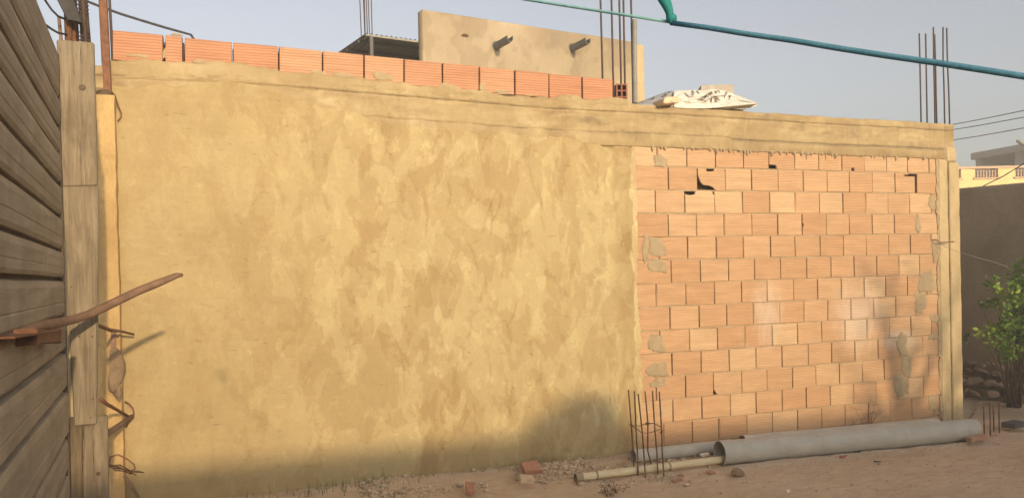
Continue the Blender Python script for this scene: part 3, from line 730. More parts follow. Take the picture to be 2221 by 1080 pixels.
# far starter bars above the canopy
FB = tag(empty('starter_bar_cluster', (1.55, 12.6, 3.09)), 'bundle of thin upright steel bars rising behind the dark canopy', 'rebar')
mb_ = rough_box((1.40, 1.85, 12.4, 12.8, 3.085, 3.50), 'column_stub', M['smooth_concrete'], WALL, .006, .2, 31)
bpy.context.view_layer.update()
mb_.parent = FB; mb_.matrix_parent_inverse = FB.matrix_world.inverted()
for px in (784, 792, 795.5, 799, 803, 810):
    b = at(px, 120, 12.6+random.uniform(-.12, .12)); t = at(px-7, -80, b.y); b.z = 3.45
    under(MB().tube([b, (b+t)/2+Vector((random.gauss(0, .01), 0, 0)), t], .009, 6).build('rebar', M['rebar'], None, smooth=True), FB)

# ================================================================== THINGS LYING ON THE ROOF EDGE
TOP = 3.12
# hollow brick standing among the bars
def hollow_block(name, w, d, h, cols, rows, t, mat, loc, rz, label, cat, dark, axis='Y'):
    """block with open cells seen from its end face (front, -Y)"""
    root = tag(empty(name, loc, rz), label, cat)
    mb = MB(); cw = (w-t*(cols+1))/cols; chh = (h-t*(rows+1))/rows
    for i in range(cols+1): mb.quad_box(-w/2+i*(cw+t), -w/2+i*(cw+t)+t, 0, d, 0, h)
    for j in range(rows+1):
        for i in range(cols): mb.quad_box(-w/2+t+i*(cw+t)+.0003, -w/2+(i+1)*(cw+t)-.0003, .0006, d-.0006, j*(chh+t)+.0004, j*(chh+t)+t-.0004)
    o = mb.build('shell', mat, root); 
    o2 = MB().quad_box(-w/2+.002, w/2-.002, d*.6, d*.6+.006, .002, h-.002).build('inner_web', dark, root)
    return root
a = at(1347, 221, W+.05)
hollow_block('hollow_brick', .10, .20, .18, 2, 3, .012, M['dark_brick'], (a.x, W+.03, TOP), rad(-18), 'dark red hollow brick standing on end among the upright bars on the roof edge', 'brick', M['void_shade'])
a = at(1564, 204, W+.55)
hollow_block('concrete_block', .40, .20, .20, 3, 1, .03, M['block'], (a.x-.02, W+.55, TOP), rad(0), 'grey hollow concrete block behind the white sack on the roof edge', 'block', M['upper_dark'])
cb = bpy.data.objects['concrete_block']
# the block shows a long face to the front and its open end to the right
for c in list(cb.children): bpy.data.objects.remove(c)
mb = MB()
mb.quad_box(-.17, .15, 0, .03, 0, .2).quad_box(-.17, .15, .17, .20, 0, .2).quad_box(-.17, .15, .031, .169, .172, .1995).quad_box(-.17, .15, .031, .169, .0005, .028).quad_box(-.169, -.145, .031, .169, .0285, .1715)
mb.quad_box(-.16, .148, .088, .112, .0285, .1715)
mb.build('shell', M['block'], cb, bevel=.003)
cb.rotation_euler.z = rad(-24); cb.location = at(1558, 204, W+.42); cb.location.z = at(1558, 184, W+.42).z-.2
# what holds the block up behind the sack
o = tag(MB().quad_box(-.26, .26, -.13, .14, 0, cb.location.z-3.0915).build('timber_sleeper', M['plank_low'], None, bevel=.006), 'brown timber sleeper under the grey concrete block behind the sack', 'timber')
o.location = (cb.location.x+.05, cb.location.y+.15, 3.0905)

# cement sack: loft of cross sections from left to right, drawn from its outline
SK = tag(empty('cement_sack', (at(1550, 235, W).x, W, TOP)), 'white printed cement sack lying crumpled on the roof edge, lettering upside down', 'sack')
bpy.context.view_layer.update()
st = [  # px, py bottom front, py ridge, lift of lower edge, depth of fold
 (1462, 233, 199), (1472, 234, 196.5), (1484, 235, 196.5), (1497, 235.5, 195.5), (1512, 235.5, 196), (1526, 235.5, 196), (1540, 235, 193.5), (1550, 235, 193), (1562, 234.5, 195), (1576, 234, 199), (1592, 231.5, 204.5), (1608, 229.5, 210.5), (1624, 227.5, 216.5), (1638, 226, 221.5), (1642, 226, 224)]
YF = W-.02
mb = MB(); NV = 16; sx_, rows_ = [], []
for i, (px, yb, yt) in enumerate(st):
    lo = at(px, yb, YF); over = max(0.0, (px-1570)/72.0)
    hi0 = at(px, yt, YF+.20)
    ring = []
    for k in range(NV):
        u = k/(NV-1)
        fold = .016*math.sin(px*.19+u*7)+.013*math.sin(px*.45+u*3)+.012*math.sin(px*.9-u*11)+.010*math.sin(px*.33-u*16)
        y = YF - .03*math.sin(u*math.pi)*(1-over) + .20*u + (fold+random.gauss(0, .006))*math.sin(u*math.pi) - .05*over*(1-u)
        p = lo.lerp(hi0, u); pp = at(px, yb+(yt-yb)*u, y); ring.append(pp)
    rows_.append(ring)
nS = len(st)
for ring in rows_: mb.v += [tuple(p) for p in ring]
for i in range(nS-1):
    for k in range(NV-1): mb.f.append((i*NV+k, (i+1)*NV+k, (i+1)*NV+k+1, i*NV+k+1))
front_v = len(mb.v)
for i, ring in enumerate(rows_):              # back skin, resting on the roof
    for k in range(NV):
        p = ring[k]; u = k/(NV-1); q = p + Vector((0, .05+.26*(1-u), 0)); over = max(0.0, (st[i][0]-1570)/72.0)
        q.z = max(TOP+.004, p.z-.01-.07*(1-over)*u) if over < .3 else p.z-.02*(1-u)
        mb.v.append(tuple(q))
for i in range(nS-1):
    for k in range(NV-1): mb.f.append((front_v+i*NV+k, front_v+i*NV+k+1, front_v+(i+1)*NV+k+1, front_v+(i+1)*NV+k))
    a0, a1 = i*NV, (i+1)*NV; b0, b1 = front_v+a0, front_v+a1
    mb.f.append((a0, b0, b1, a1)); t = NV-1; mb.f.append((a0+t, a1+t, b1+t, b0+t))
for e in (0, nS-1):
    for k in range(NV-1):
        q = (e*NV+k, e*NV+k+1, front_v+e*NV+k+1, front_v+e*NV+k); mb.f.append(q if e == 0 else q[::-1])
body = under(mb.build('sack_body', M['sack'], None, smooth=False), SK)
# lower flap folding out at the right, hanging over the edge
mb = MB(); A = [(1548, 234.5), (1566, 232.8), (1590, 230), (1615, 227.5), (1636, 225.5), (1643, 224.5)]; B = [(1548, 236), (1566, 236.4), (1590, 237), (1612, 237.5), (1632, 233.5), (1643, 229)]
for i in range(6):
    p = at(*A[i], YF-.03); q = at(*B[i], YF+.05); m_ = (p+q)/2+Vector((0, .05, .01))
    mb.v += [tuple(p), tuple(m_), tuple(q), tuple(q+Vector((0, .02, .004))), tuple(m_+Vector((0, .02, .006))), tuple(p+Vector((0, .004, .006)))]
for i in range(5):
    for k in range(6): mb.f.append((i*6+k, (i+1)*6+k, (i+1)*6+(k+1) % 6, i*6+(k+1) % 6))
mb.f.append((0, 1, 2, 3, 4, 5)); mb.f.append(tuple(30+k for k in reversed(range(6))))
under(mb.build('fold', M['sack'], None, smooth=False), SK)
# lettering: upside down, on the front skin
def sack_pt(px, py):
    i = max(0, min(nS-2, sum(1 for s in st if s[0] <= px)-1)); t = (px-st[i][0])/(st[i+1][0]-st[i][0])
    yb = st[i][1]*(1-t)+st[i+1][1]*t; yt = st[i][2]*(1-t)+st[i+1][2]*t; u = min(1, max(0, (py-yb)/(yt-yb)))
    k = min(NV-2, int(u*(NV-1))); fr = u*(NV-1)-k
    y = sum(wt*(rows_[ii][kk].y) for ii, kk, wt in ((i, k, (1-t)*(1-fr)), (i+1, k, t*(1-fr)), (i, k+1, (1-t)*fr), (i+1, k+1, t*fr)))
    return at(px, py, y-.016)
def letters(word, px, py, ang, size):
    """word set with its baseline start at (px,py) of the photograph, turned by ang (180 = upside down)"""
    cu = bpy.data.curves.new('lettering', 'FONT'); cu.body = word; cu.size = 1; cu.offset = .008
    ob = bpy.data.objects.new('lettering', cu); COL.objects.link(ob); bpy.context.view_layer.update()
    me0 = ob.to_mesh(); vs_ = [(v.co.x, v.co.y) for v in me0.vertices]; fs = [tuple(p.vertices) for p in me0.polygons]; ob.to_mesh_clear()
    bpy.data.objects.remove(ob); bpy.data.curves.remove(cu)
    mb = MB(); c, s = math.cos(ang), math.sin(ang)
    for x, y in vs_: mb.v.append(tuple(sack_pt(px+size*(x*c-y*s), py-size*(x*s+y*c))))
    mb.f = fs
    under(mb.build('lettering', M['ink'], None), SK)
letters('LA', 1561, 196, rad(186), 10); letters('MEMO', 1543, 198, rad(212), 9.5); letters('R', 1578, 199, rad(176), 8)
def stroke(pts, r=.0035, mat='ink'):
    under(MB().tube([sack_pt(*p) for p in pts], r, 5).build('lettering', M[mat], None), SK)
stroke([(1531, 222), (1528, 220), (1539, 214), (1542, 220), (1543, 213)]); stroke([(1543, 223), (1544, 210)]); stroke([(1548, 210), (1553, 211), (1557, 212), (1553, 217), (1552, 222), (1556, 221)])
stroke([(1548, 209.5), (1571, 208.5), (1575, 205)]); stroke([(1571, 208.5), (1571.5, 213)]); stroke([(1581, 208), (1585, 208), (1582.5, 213), (1581, 208)]); stroke([(1579.5, 216), (1580.2, 216.4)]); stroke([(1583, 216), (1583.8, 216.4)])
stroke([(1488, 205), (1494, 210), (1501, 209), (1505, 203), (1502, 198)], .012, 'ink_grey'); stroke([(1511, 198), (1516, 203)], .008, 'ink_grey'); stroke([(1485, 202), (1490, 206)], .008, 'ink_grey')

# grey sack half, folded over to the left
GS = tag(empty('grey_sack', (at(1425, 228, W).x, W+.05, TOP)), 'flattened grey plastic sack with dark marks at the left end of the white sack', 'sack')
bpy.context.view_layer.update()
mb = MB(); sg = [(1379, 226.5, 224.5), (1392, 228, 220), (1406, 229, 214.5), (1420, 229.5, 209), (1434, 230, 204), (1447, 230.5, 199.5), (1456, 231, 197.5), (1466, 232, 199), (1476, 233, 206), (1488, 233.5, 216)]
NG = 9
for i, (px, yb, yt) in enumerate(sg):
    for k in range(NG):
        u = k/(NG-1); y = W+.015+.22*u + .012*math.sin(px*.3+u*6)*math.sin(u*math.pi)
        mb.v.append(tuple(at(px, yb+(yt-yb)*u, y)))
nb = len(mb.v)
for i in range(len(sg)):
    for k in range(NG):
        v = Vector(mb.v[i*NG+k]); mb.v.append((v.x, v.y+.03+.12*(1-k/(NG-1)), max(TOP+.003, v.z-.03)))
for i in range(len(sg)-1):
    for k in range(NG-1):
        mb.f.append((i*NG+k, (i+1)*NG+k, (i+1)*NG+k+1, i*NG+k+1)); mb.f.append((nb+i*NG+k, nb+i*NG+k+1, nb+(i+1)*NG+k+1, nb+(i+1)*NG+k))
    a0, a1 = i*NG, (i+1)*NG; mb.f.append((a0, nb+a0, nb+a1, a1)); t = NG-1; mb.f.append((a0+t, a1+t, nb+a1+t, nb+a0+t))
o = under(mb.build('sack_body', M['sack_grey'], None, smooth=True), GS)
for (px, py, s_) in ((1443, 206, 4.5), (1416, 213.5, 3), (1393, 221, 2.5), (1451, 201, 2.5)):
    mb = MB(); c = at(px, py, W+.10); mb.v = [tuple(at(px+s_*a_*1.2, py+s_*b_*.7-a_*.8, W+.015+.22*.72-.03)) for a_, b_ in ((-1, .6), (-.4, -1), (.8, -.9), (1, .3), (.2, 1))]
    mb.f = [(0, 1, 2, 3, 4)]; under(mb.build('printed_mark', M['ink'], None), GS)
# tan offcut lying on it
a = at(1435, 226, W-.10); b = at(1473, 226, W-.10)
mbp = [(a.x, a.z+.004), (a.x+.01, a.z+.045), (a.x+.03, a.z+.058), (b.x-.04, b.z+.064), (b.x-.01, b.z+.05), (b.x, b.z+.025), (b.x-.02, b.z+.005), (b.x-.1, b.z-.004), (a.x+.03, a.z-.004)]
o = tag(MB().prism(mbp, W-.13, W+.10).build('stone_slab', M['cut_wood'], None, bevel=.012, seg=2), 'small tan broken slab resting on the grey sack and jutting over the roof edge', 'slab')
# its scratched cross mark
s = MB().tube([at(1454, 218, W-.132), at(1460, 222, W-.132)], .003, 5).tube([at(1459, 218, W-.132), at(1455, 222, W-.132)], .003, 5).build('scratch_mark', M['ink_grey'], None); under(s, o)

# ================================================================== PIPES AND POLE ON THE GROUND
def pipe(name, A, B, ro, th, label):
    A = Vector(A); B = Vector(B)
    o = MB().hollow(A, B, ro, ro-th, 48).build(name, M['pvc'], None)
    for p in o.data.polygons: p.use_smooth = True
    md = o.modifiers.new('e', 'EDGE_SPLIT'); md.split_angle = rad(40)
    return tag(o, label, 'pipe', 'grey plastic pipes along the brick wall')
BIG = pipe('plastic_pipe', (3.80, 5.525, .102), (6.42, 5.335, .102), .1, .0045, 'thick grey plastic pipe lying in front, a pale pole pushed into its near end')
pipe('plastic_pipe', (4.26, 5.84, .076), (6.38, 5.70, .076), .075, .004, 'grey plastic pipe lying half hidden between the thick pipe and the brick wall')
pipe('plastic_pipe', (3.19, 5.885, .060), (4.17, 5.885, .060), .056, .0035, 'thinner short grey plastic pipe lying behind the standing bar cage')
# faded print line on the thick pipe
mb = MB()
ax = Vector((6.42, 5.335, .102))-Vector((3.80, 5.525, .102)); axn = ax.normalized(); sd_ = axn.cross(Vector((0, 0, 1))).normalized(); upv = sd_.cross(axn)
t = .40
while t < 1.55:
    if random.random() < .75:
        wdt = random.uniform(.006, .014); c = Vector((3.80, 5.525, .102))+axn*t
        for a_ in (.72,):
            d1 = (sd_*math.cos(a_)+upv*math.sin(a_)); tg = (upv*math.cos(a_)-sd_*math.sin(a_))
            hh = random.uniform(.006, .010); n0 = len(mb.v)
            for s1, s2 in ((-1, -1), (1, -1), (1, 1), (-1, 1)): mb.v.append(tuple(c+d1*.1008+axn*wdt*.5*s1+tg*hh*s2))
            mb.f.append((n0, n0+1, n0+2, n0+3))
    t += random.uniform(.016, .028)
M['faded_print'] = simple('faded_print', (.42, .39, .34), (.48, .45, .40), 40, .6)
o = under(mb.build('faded_print', M['faded_print'], None), BIG); o['kind'] = 'stuff'

PA = Vector((2.515, 5.535, .036)); PB = Vector((3.96, 5.515, .050)); PD = (PB-PA).normalized()
PO = tag(empty('pale_pole', PA), 'long thin pale beige hollow pole on the ground, its right end inside the thick pipe', 'pole')
bpy.context.view_layer.update()
mb = MB(); npt = 30; rr_ = random.Random(4)
under(MB().hollow(PA, PB, .031, .026, 24).build('shaft', M['pole'], None), PO)
for p in PO.children[0].data.polygons: p.use_smooth = True
PO.children[0].modifiers.new('e', 'EDGE_SPLIT').split_angle = rad(40)
for t in (.155, .80): under(MB().hollow(PA+PD*(t-.008), PA+PD*(t+.008), .0335, .0305, 24).build('joint_ring', M['pole_joint'], None), PO)
under(MB().hollow(PA-PD*.022, PA+PD*.035, .0355, .0308, 24).build('end_collar', M['pole_joint'], None), PO)

# ================================================================== STANDING BAR CAGE
CG = tag(empty('rebar_cage', (3.12, 5.55, 0)), 'cage of six rusty upright steel bars standing in the ground before the wall', 'rebar cage')
bpy.context.view_layer.update()
cage = [((1363, 845), (1375, 1020)), ((1376, 848), (1384, 1033)), ((1384, 854), (1400, 1036)), ((1399, 848), (1412, 1015)), ((1415, 847), (1427, 1030)), ((1430, 849), (1440, 1033))]
ring = []
for i, (t, b) in enumerate(cage):
    B = ong(*b); T = at(*t, B.y + (.0 if i else .02)); mid = B.lerp(T, .55); pts = [B+Vector((0, 0, -.12)), B, B.lerp(T, .25)+Vector((random.gauss(0, .004), 0, 0)), mid+Vector((random.gauss(0, .005), random.gauss(0, .005), 0)), T]
    if i == 3: pts = [B+Vector((0, 0, -.12)), B, at(1412, 1004, B.y), at(1405, 977, B.y), B.lerp(T, .6)+Vector((.004, 0, 0)), T]
    under(MB().tube(pts, .0062, 8).build('rebar', M['rust'], None, smooth=True), CG)
    ring.append(B.lerp(T, (b[1]-{0: 922, 1: 925, 2: 935, 3: 918, 4: 920, 5: 928}[i])/(b[1]-t[1])))
lp = [ring[0], ring[1]+Vector((0, -.008, -.012)), ring[2]+Vector((0, -.008, -.01)), ring[3].lerp(ring[2], .5)+Vector((.02, -.05, -.035)), ring[5]+Vector((.0, -.01, .0)), ring[5]+Vector((.012, .01, .004)), ring[4]+Vector((0, .01, .008)), ring[3]+Vector((.0, .01, .004)), ring[1].lerp(ring[3], .5)+Vector((0, .03, -.012)), ring[0]+Vector((-.008, .008, .004)), ring[0]]
under(MB().tube(lp, .0034, 6).build('stirrup', M['rust'], None, smooth=True), CG)
k = ring[3]
knot = [k+Vector((.016*math.cos(w), .014*math.sin(w), .012*math.sin(w*1.7))) for w in np.linspace(0, 14, 36)]
under(MB().tube(knot, .0018, 5).build('tie_wire', M['rust'], None, smooth=True), CG)
k = ring[5]; knot = [k+Vector((.012*math.cos(w), .011*math.sin(w), -.03+.009*math.sin(w*1.3))) for w in np.linspace(0, 10, 26)]
under(MB().tube(knot, .0018, 5).build('tie_wire', M['rust'], None, smooth=True), CG)

# ================================================================== STONES, RUBBLE, FRAGMENTS
def rock_mesh(seed, sub=1, rough=.28, flat=.7):
    bm = bmesh.new(); bmesh.ops.create_icosphere(bm, subdivisions=sub, radius=1); rr = random.Random(seed)
    pl = [(Vector((rr.gauss(0, 1), rr.gauss(0, 1), rr.gauss(0, 1))).normalized(), rr.uniform(.55, .9)) for _ in range(7)]
    for v in bm.verts:
        d = v.co.normalized(); q = 1.0
        for n, c in pl:
            dd = d.dot(n)
            if dd > .05: q = min(q, c/dd)
        v.co = d*q*(1+rr.uniform(-rough, rough)*.35); v.co.z *= flat
    me = bpy.data.meshes.new('stone'); bm.to_mesh(me); bm.free(); return me
def thing_rock(name, loc, sc, rot, mat, label, cat, seed, sub=2, group=None, sink=.25):
    me = rock_mesh(seed, sub); me.name = name; o = link(name, me, M[mat]); o.scale = sc; o.rotation_euler = rot
    o.location = (loc[0], loc[1], gzf(loc[0], loc[1])+sc[2]*.7*(1-sink)); return tag(o, label, cat, group)
def shard(name, px, py, poly, th, mat, label, cat, rz, tilt=(0, 0), z=0):
    p = ong(px, py); o = MB().prism(poly, 0, th).build(name, M[mat], None, bevel=.004)
    o.rotation_euler = (rad(90)+tilt[0], tilt[1], rz); o.location = (p.x, p.y, gzf(p.x, p.y)+th*.75+z); return tag(o, label, cat)
rect = lambda w, h, j=.01: [(-w/2+random.uniform(-j, j), -h/2+random.uniform(-j, j)), (w/2+random.uniform(-j, j), -h/2+random.uniform(-j, j)), (w/2+random.uniform(-j, j), h/2+random.uniform(-j, j)), (0, h/2+random.uniform(-j, j)), (-w/2+random.uniform(-j, j), h/2)]
shard('brick_fragment', 1149, 1040, rect(.145, .11), .045, 'red_frag', 'flat red brick piece propped on rubble at the foot of the plaster', 'brick piece', .1, (.55, 0), .055)
shard('mortar_chunk', 1141, 1056, rect(.10, .06), .045, 'tan_frag', 'pale tan chunk leaning under the propped red brick piece', 'rubble piece', -.05, (.3, .1), .01)
shard('brick_fragment', 1020, 1071, rect(.07, .17), .035, 'red_frag', 'long red brick piece lying at the bottom edge of the photo', 'brick piece', -.35, (.12, .08), .0)
p = ong(1598, 1035); thing_rock('stone_lump', p, (.075, .06, .062), (.2, .3, .5), 'stone', 'brown rough lump of stone on the dirt in front of the thick pipe', 'stone', 11)
p = ong(1541, 1029); shard('brick_fragment', 1541, 1029, rect(.06, .05), .012, 'red_frag', 'small flat pinkish brick chip on the dirt just below the pale pole', 'brick piece', .4, (.3, 0))
shard('brick_fragment', 1468, 1043, rect(.12, .035), .012, 'red_frag', 'thin flat pinkish sliver of brick on the dirt right of the bar cage', 'brick piece', .25)
shard('brick_fragment', 2120, 966, rect(.24, .06), .045, 'brown_frag', 'long reddish brown brick half at the far end of the thick pipe', 'brick piece', .12, (0, 0))
p = ong(1709, 1066); thing_rock('white_pebble', p, (.017, .014, .017), (0, 0, 0), 'white_stone', 'small white pebble on bare dirt near the bottom edge', 'pebble', 23)
p = ong(1828, 995); shard('crumpled_wrapper', 1828, 995, [(-.03, -.012), (-.008, -.02), (.012, -.006), (.03, -.014), (.026, .012), (.004, .018), (-.012, .01), (-.028, .016)], .012, 'pink', 'small crumpled dark pink wrapper on the dirt before the thick pipe', 'litter', .2)
p = ong(1860, 985); rg = [(p.x+.028*math.cos(w), p.y+.022*math.sin(w), gzf(p.x, p.y)+.006) for w in np.linspace(0, 6.2, 20)]
tag(MB().tube(rg, .0035, 6).build('wire_ring', M['cable'], None, smooth=True), 'small dark open ring lying on the dirt by the thick pipe', 'ring')
shard('dark_scrap', 1902, 1005, [(-.035, -.006), (.0, -.012), (.035, -.004), (.03, .008), (-.01, .012)], .008, 'upper_dark', 'small dark flat scrap on open dirt below the ring', 'litter', -.5)
shard('dark_scrap', 1906, 1011, [(-.012, -.006), (.012, -.004), (.01, .008), (-.01, .006)], .006, 'upper_dark', 'tiny dark chip just beside the larger dark scrap on the dirt', 'litter', .3)
p = ong(1540, 995); shard('plaster_flake', 1530, 998, rect(.10, .035), .02, 'white_stone', 'pale flat flake in the rubble between pole and short pipe', 'rubble piece', .1, (.2, 0), .02)
shard('slate_piece', 2200, 932, rect(.22, .14), .05, 'upper_dark', 'dark flat slab on the dirt below the shrub at the right edge', 'slab', .15)
shard('dark_scrap', 2066, 957, rect(.12, .04), .02, 'upper_dark', 'dark bluish scrap wedged under the far end of the thick pipe', 'litter', .1)
for i, (px, py, s_, mt) in enumerate(((1248, 1043, .014, 'white_stone'), (1256, 1041, .010, 'tan_frag'), (1500, 1046, .022, 'tan_frag'), (1488, 1054, .026, 'tan_frag'), (1370, 1048, .014, 'white_stone'), (1520, 1030, .02, 'tan_frag'), (1478, 1032, .022, 'red_frag'))):
    p = ong(px, py); wh = ['white pebble left of the pole end at the edge of the rubble', 'tan pebble touching the white one left of the pole end', 'tan stone chip on the dirt below the pale pole, upper of two', 'flat tan stone chip on the dirt below the pale pole, lower of two', 'white pebble in the dust heap under the bar cage', 'tan crumb beside the pinkish brick chip', 'reddish crumb just right of the bar cage foot'][i]
    thing_rock('stone_chip', p, (s_*1.4, s_, s_*.8), (0, 0, i*.8), mt, wh, 'stone', 40+i, 1)

def scatter_rocks(name, pts, mat, seed, label, cat):
    """many small stones nobody could count, joined into one object"""
    rr = np.random.default_rng(seed); protos = []
    for k in range(6):
        me = rock_mesh(100+seed+k, 1); v = np.empty(len(me.vertices)*3); me.vertices.foreach_get('co', v); f = np.array([tuple(p.vertices) for p in me.polygons]); protos.append((v.reshape(-1, 3), f)); bpy.data.meshes.remove(me)
    V, Fc, n = [], [], 0
    for (x, y, z, s) in pts:
        v, f = protos[rr.integers(6)]; a = rr.uniform(0, 6.28); c, s_ = math.cos(a), math.sin(a)
        q = v*np.array([s*rr.uniform(.7, 1.6), s*rr.uniform(.7, 1.2), s*rr.uniform(.6, 1.1)])
        q = np.stack([q[:, 0]*c-q[:, 1]*s_, q[:, 0]*s_+q[:, 1]*c, q[:, 2]], -1)+np.array([x, y, z]); V.append(q); Fc.append(f+n); n += len(v)
    V = np.concatenate(V); Fc = np.concatenate(Fc)
    me = bpy.data.meshes.new(name); me.vertices.add(len(V)); me.vertices.foreach_set('co', V.astype(np.float32).ravel()); me.loops.add(Fc.size); me.loops.foreach_set('vertex_index', Fc.astype(np.int32).ravel())
    me.polygons.add(len(Fc)); me.polygons.foreach_set('loop_start', np.arange(0, Fc.size, 3, dtype=np.int32)); me.polygons.foreach_set('loop_total', np.full(len(Fc), 3, dtype=np.int32)); me.update(); me.validate()
    return tag(link(name, me, M[mat]), label, cat, None, 'stuff')
pts = []
for i in range(6500):                         # strip of rubble along the foot of the wall
    x = random.uniform(.9, 4.6); y = W-.02-abs(random.gauss(0, .20)) - (.12 if x < 3 else 0)*random.random()
    dens = float(fbm(np.array([x*2.5]), np.array([y*2.5]), 301)[0])
    if dens < .36 or y > W-.04 or y < 5.35: continue
    s = min(.034, .0052*math.exp(abs(random.gauss(0, .75))))
    pts.append((x, y, gzf(x, y)+s*.3, s))
for i in range(500):                          # heap under the cage
    x, y = random.gauss(3.17, .10), random.gauss(5.36, .05); s = .003*math.exp(abs(random.gauss(0, .6))); pts.append((x, y, gzf(x, y)+s*.3, s))
for i in range(1100):
    x, y = random.uniform(2.2, 9.0), random.uniform(3.4, 6.3); s = .0026*math.exp(abs(random.gauss(0, .55)))
    if random.random() < .06: s *= 1.9
    pts.append((x, y, gzf(x, y)+s*.2, s))
for i in range(500):
    x = random.uniform(4.0, 8.6); y = 5.36-(x-4)*.05-abs(random.gauss(0, .09)) if x < 6.5 else random.uniform(5.2, 6.8); s = .003*math.exp(abs(random.gauss(0, .6))); pts.append((x, y, gzf(x, y)+s*.2, s))
scatter_rocks('rubble', pts, 'rubble', 5, 'loose tan rubble and gravel along the foot of the wall', 'rubble')
pts = []
for i in range(800):
    x, y = random.uniform(2.4, 8.5), random.uniform(3.5, 5.9); s = .003*math.exp(abs(random.gauss(0, .5))); pts.append((x, y, gzf(x, y)+s*.1, s))
scatter_rocks('dark_crumbs', pts, 'stone', 9, 'dark crumbs and dry leaf bits scattered over the dirt', 'debris')

# ================================================================== DRY WEEDS AND GRASS
def blades(name, spots, mat, label, cat, hmin, hmax, wdt, bend=.5):
    V, Fc = [], []
    for (x, y) in spots:
        z = gzf(x, y)-.01; a = random.uniform(0, 6.28); L = random.uniform(hmin, hmax); b = random.gauss(0, bend); c, s = math.cos(a), math.sin(a); n = len(V)
        dx, dy = c*b*L, -abs(s*b*L)*.6
        for t in (0, .4, .75, 1):
            w2 = wdt*(1-t)*.5+.0003; X_, Y_, Z_ = x+dx*t*t, y+dy*t*t, z+L*t*(1-.15*abs(b)*t)
            V += [(X_-w2, Y_+.2*w2, Z_), (X_+w2, Y_-.2*w2, Z_)]
        for k in range(3): Fc.append((n+2*k, n+2*k+1, n+2*k+3, n+2*k+2))
    me = bpy.data.meshes.new(name); me.from_pydata(V, [], Fc); me.update()
    return tag(link(name, me, M[mat]), label, cat, None, 'stuff')
sp = [(random.uniform(1.2, 3.1), W-.05-abs(random.gauss(0, .05))) for _ in range(150)] + [(random.gauss(2.45, .16), W-.06-abs(random.gauss(0, .06))) for _ in range(150)]
blades('dry_grass', sp, 'dry_grass', 'thin dry grass at the foot of the yellow plaster', 'grass', .03, .13, .004, .6)
sp = [(random.gauss(.75, .35), W-.05-abs(random.gauss(0, .16))) for _ in range(110)]
blades('green_grass', sp, 'green_grass', 'low green grass at the foot of the plaster near the bottom edge', 'grass', .03, .11, .005, .6)
def weed(px, py, hgt, n, label, spread=.5, Yw=None):
    b = ong(px, py) if Yw is None else at(px, py, Yw); mb = MB(); rr = random.Random(int(px))
    for i in range(n):
        a = rr.uniform(-1, 1)*spread; L = hgt*rr.uniform(.45, 1); p0 = b+Vector((rr.gauss(0, .012), rr.gauss(0, .008), -.02)); pts_ = [p0]; d = Vector((a, rr.uniform(-.25, .1), 1)).normalized()
        for k in range(5):
            d = (d+Vector((rr.gauss(0, .18), rr.gauss(0, .08), rr.gauss(0, .06)))).normalized(); pts_.append(pts_[-1]+d*L/5)
        mb.tube(pts_, [.0024*(1-.13*k) for k in range(6)], 5)
        for k in range(1, 6):
            for s_ in range(rr.randint(1, 3)):
                e = pts_[k]+Vector((rr.gauss(0, .035), rr.gauss(0, .015), rr.uniform(0, .03))); mb.tube([pts_[k], (pts_[k]+e)/2+Vector((0, 0, .006)), e], [.0012, .0011, .0008], 4)
                mb.tube([e, e+Vector((rr.gauss(0, .006), rr.gauss(0, .004), .006))], [.0035, .001], 5)
    return tag(mb.build('dry_weed', M['twig'], None), label, 'weed', 'dry weeds in the yard')
weed(1884, 935, .36, 7, 'tall dry brown weed growing against the bricks behind the thick pipe', .35, W-.05)
weed(1848, 938, .16, 3, 'single short dry stalk left of the tall weed behind the thick pipe', .3, W-.05)
weed(1318, 1072, .12, 5, 'small dry twiggy weed on the dirt at the bottom edge', .9)
weed(1345, 1066, .14, 3, 'thin dry stalk right of the twiggy weed at the bottom edge', .8)

# ================================================================== GATE AT THE LEFT
G0 = Vector((-.722, 4.15, 0)); GD = Vector((-.085, .9964, 0)).normalized(); GN = Vector((GD.y, -GD.x, 0))
def ongate(px, py, off=0.0):
    d = ray(px, py); t = (G0+GN*off-EYEP).dot(GN)/d.dot(GN); return EYEP+d*t
GATE = tag(empty('wooden_gate', G0, math.atan2(-GD.y, -GD.x)), 'tall grey-brown gate of horizontal boards at the left edge', 'gate')
bpy.context.view_layer.update()
zl = [2.697, 2.478, 2.345, 2.22, 2.079, 1.93, 1.771, 1.636, 1.46, 1.299, 1.12, .903, .73, .55, .37, .20, .03]
for i in range(len(zl)-1):
    z1, z0 = zl[i]-.008, zl[i+1]+.008; n = 24; mb = MB(); L = 2.9; j0 = random.uniform(-.004, .004)
    prof_ = [(-.022, z0), (-.004, z0), (.004, z0+.014), (.005, z0+(z1-z0)*.33), (.0025, z0+(z1-z0)*.36), (.005, z0+(z1-z0)*.39), (.006, z1-.03), (.001, z1-.006), (-.022, z1)]
    for k in range(n+1):
        x = -.004+L*k/n
        for (y, z) in prof_: mb.v.append((x, y+j0+.0008*math.sin(k*.9+i*2.1)+random.uniform(-.0004, .0004), z+.0012*math.sin(k*.35+i)))
    m = len(prof_)
    for k in range(n):
        for q in range(m): mb.f.append((k*m+q, (k+1)*m+q, (k+1)*m+(q+1) % m, k*m+(q+1) % m))
    mb.f.append(tuple(range(m))); mb.f.append(tuple(n*m+q for q in reversed(range(m))))
    o = mb.build('board', M['gate'], None); o.parent = GATE
o = MB().quad_box(-.003, 2.898, -.050, -.024, .03, 2.69).build('backing', M['gate_gap'], None); o.parent = GATE
o = MB().quad_box(-.052, -.008, -.045, .006, .0, 2.69).build('frame_stile', M['gate_gap'], None, bevel=.004); o.parent = GATE
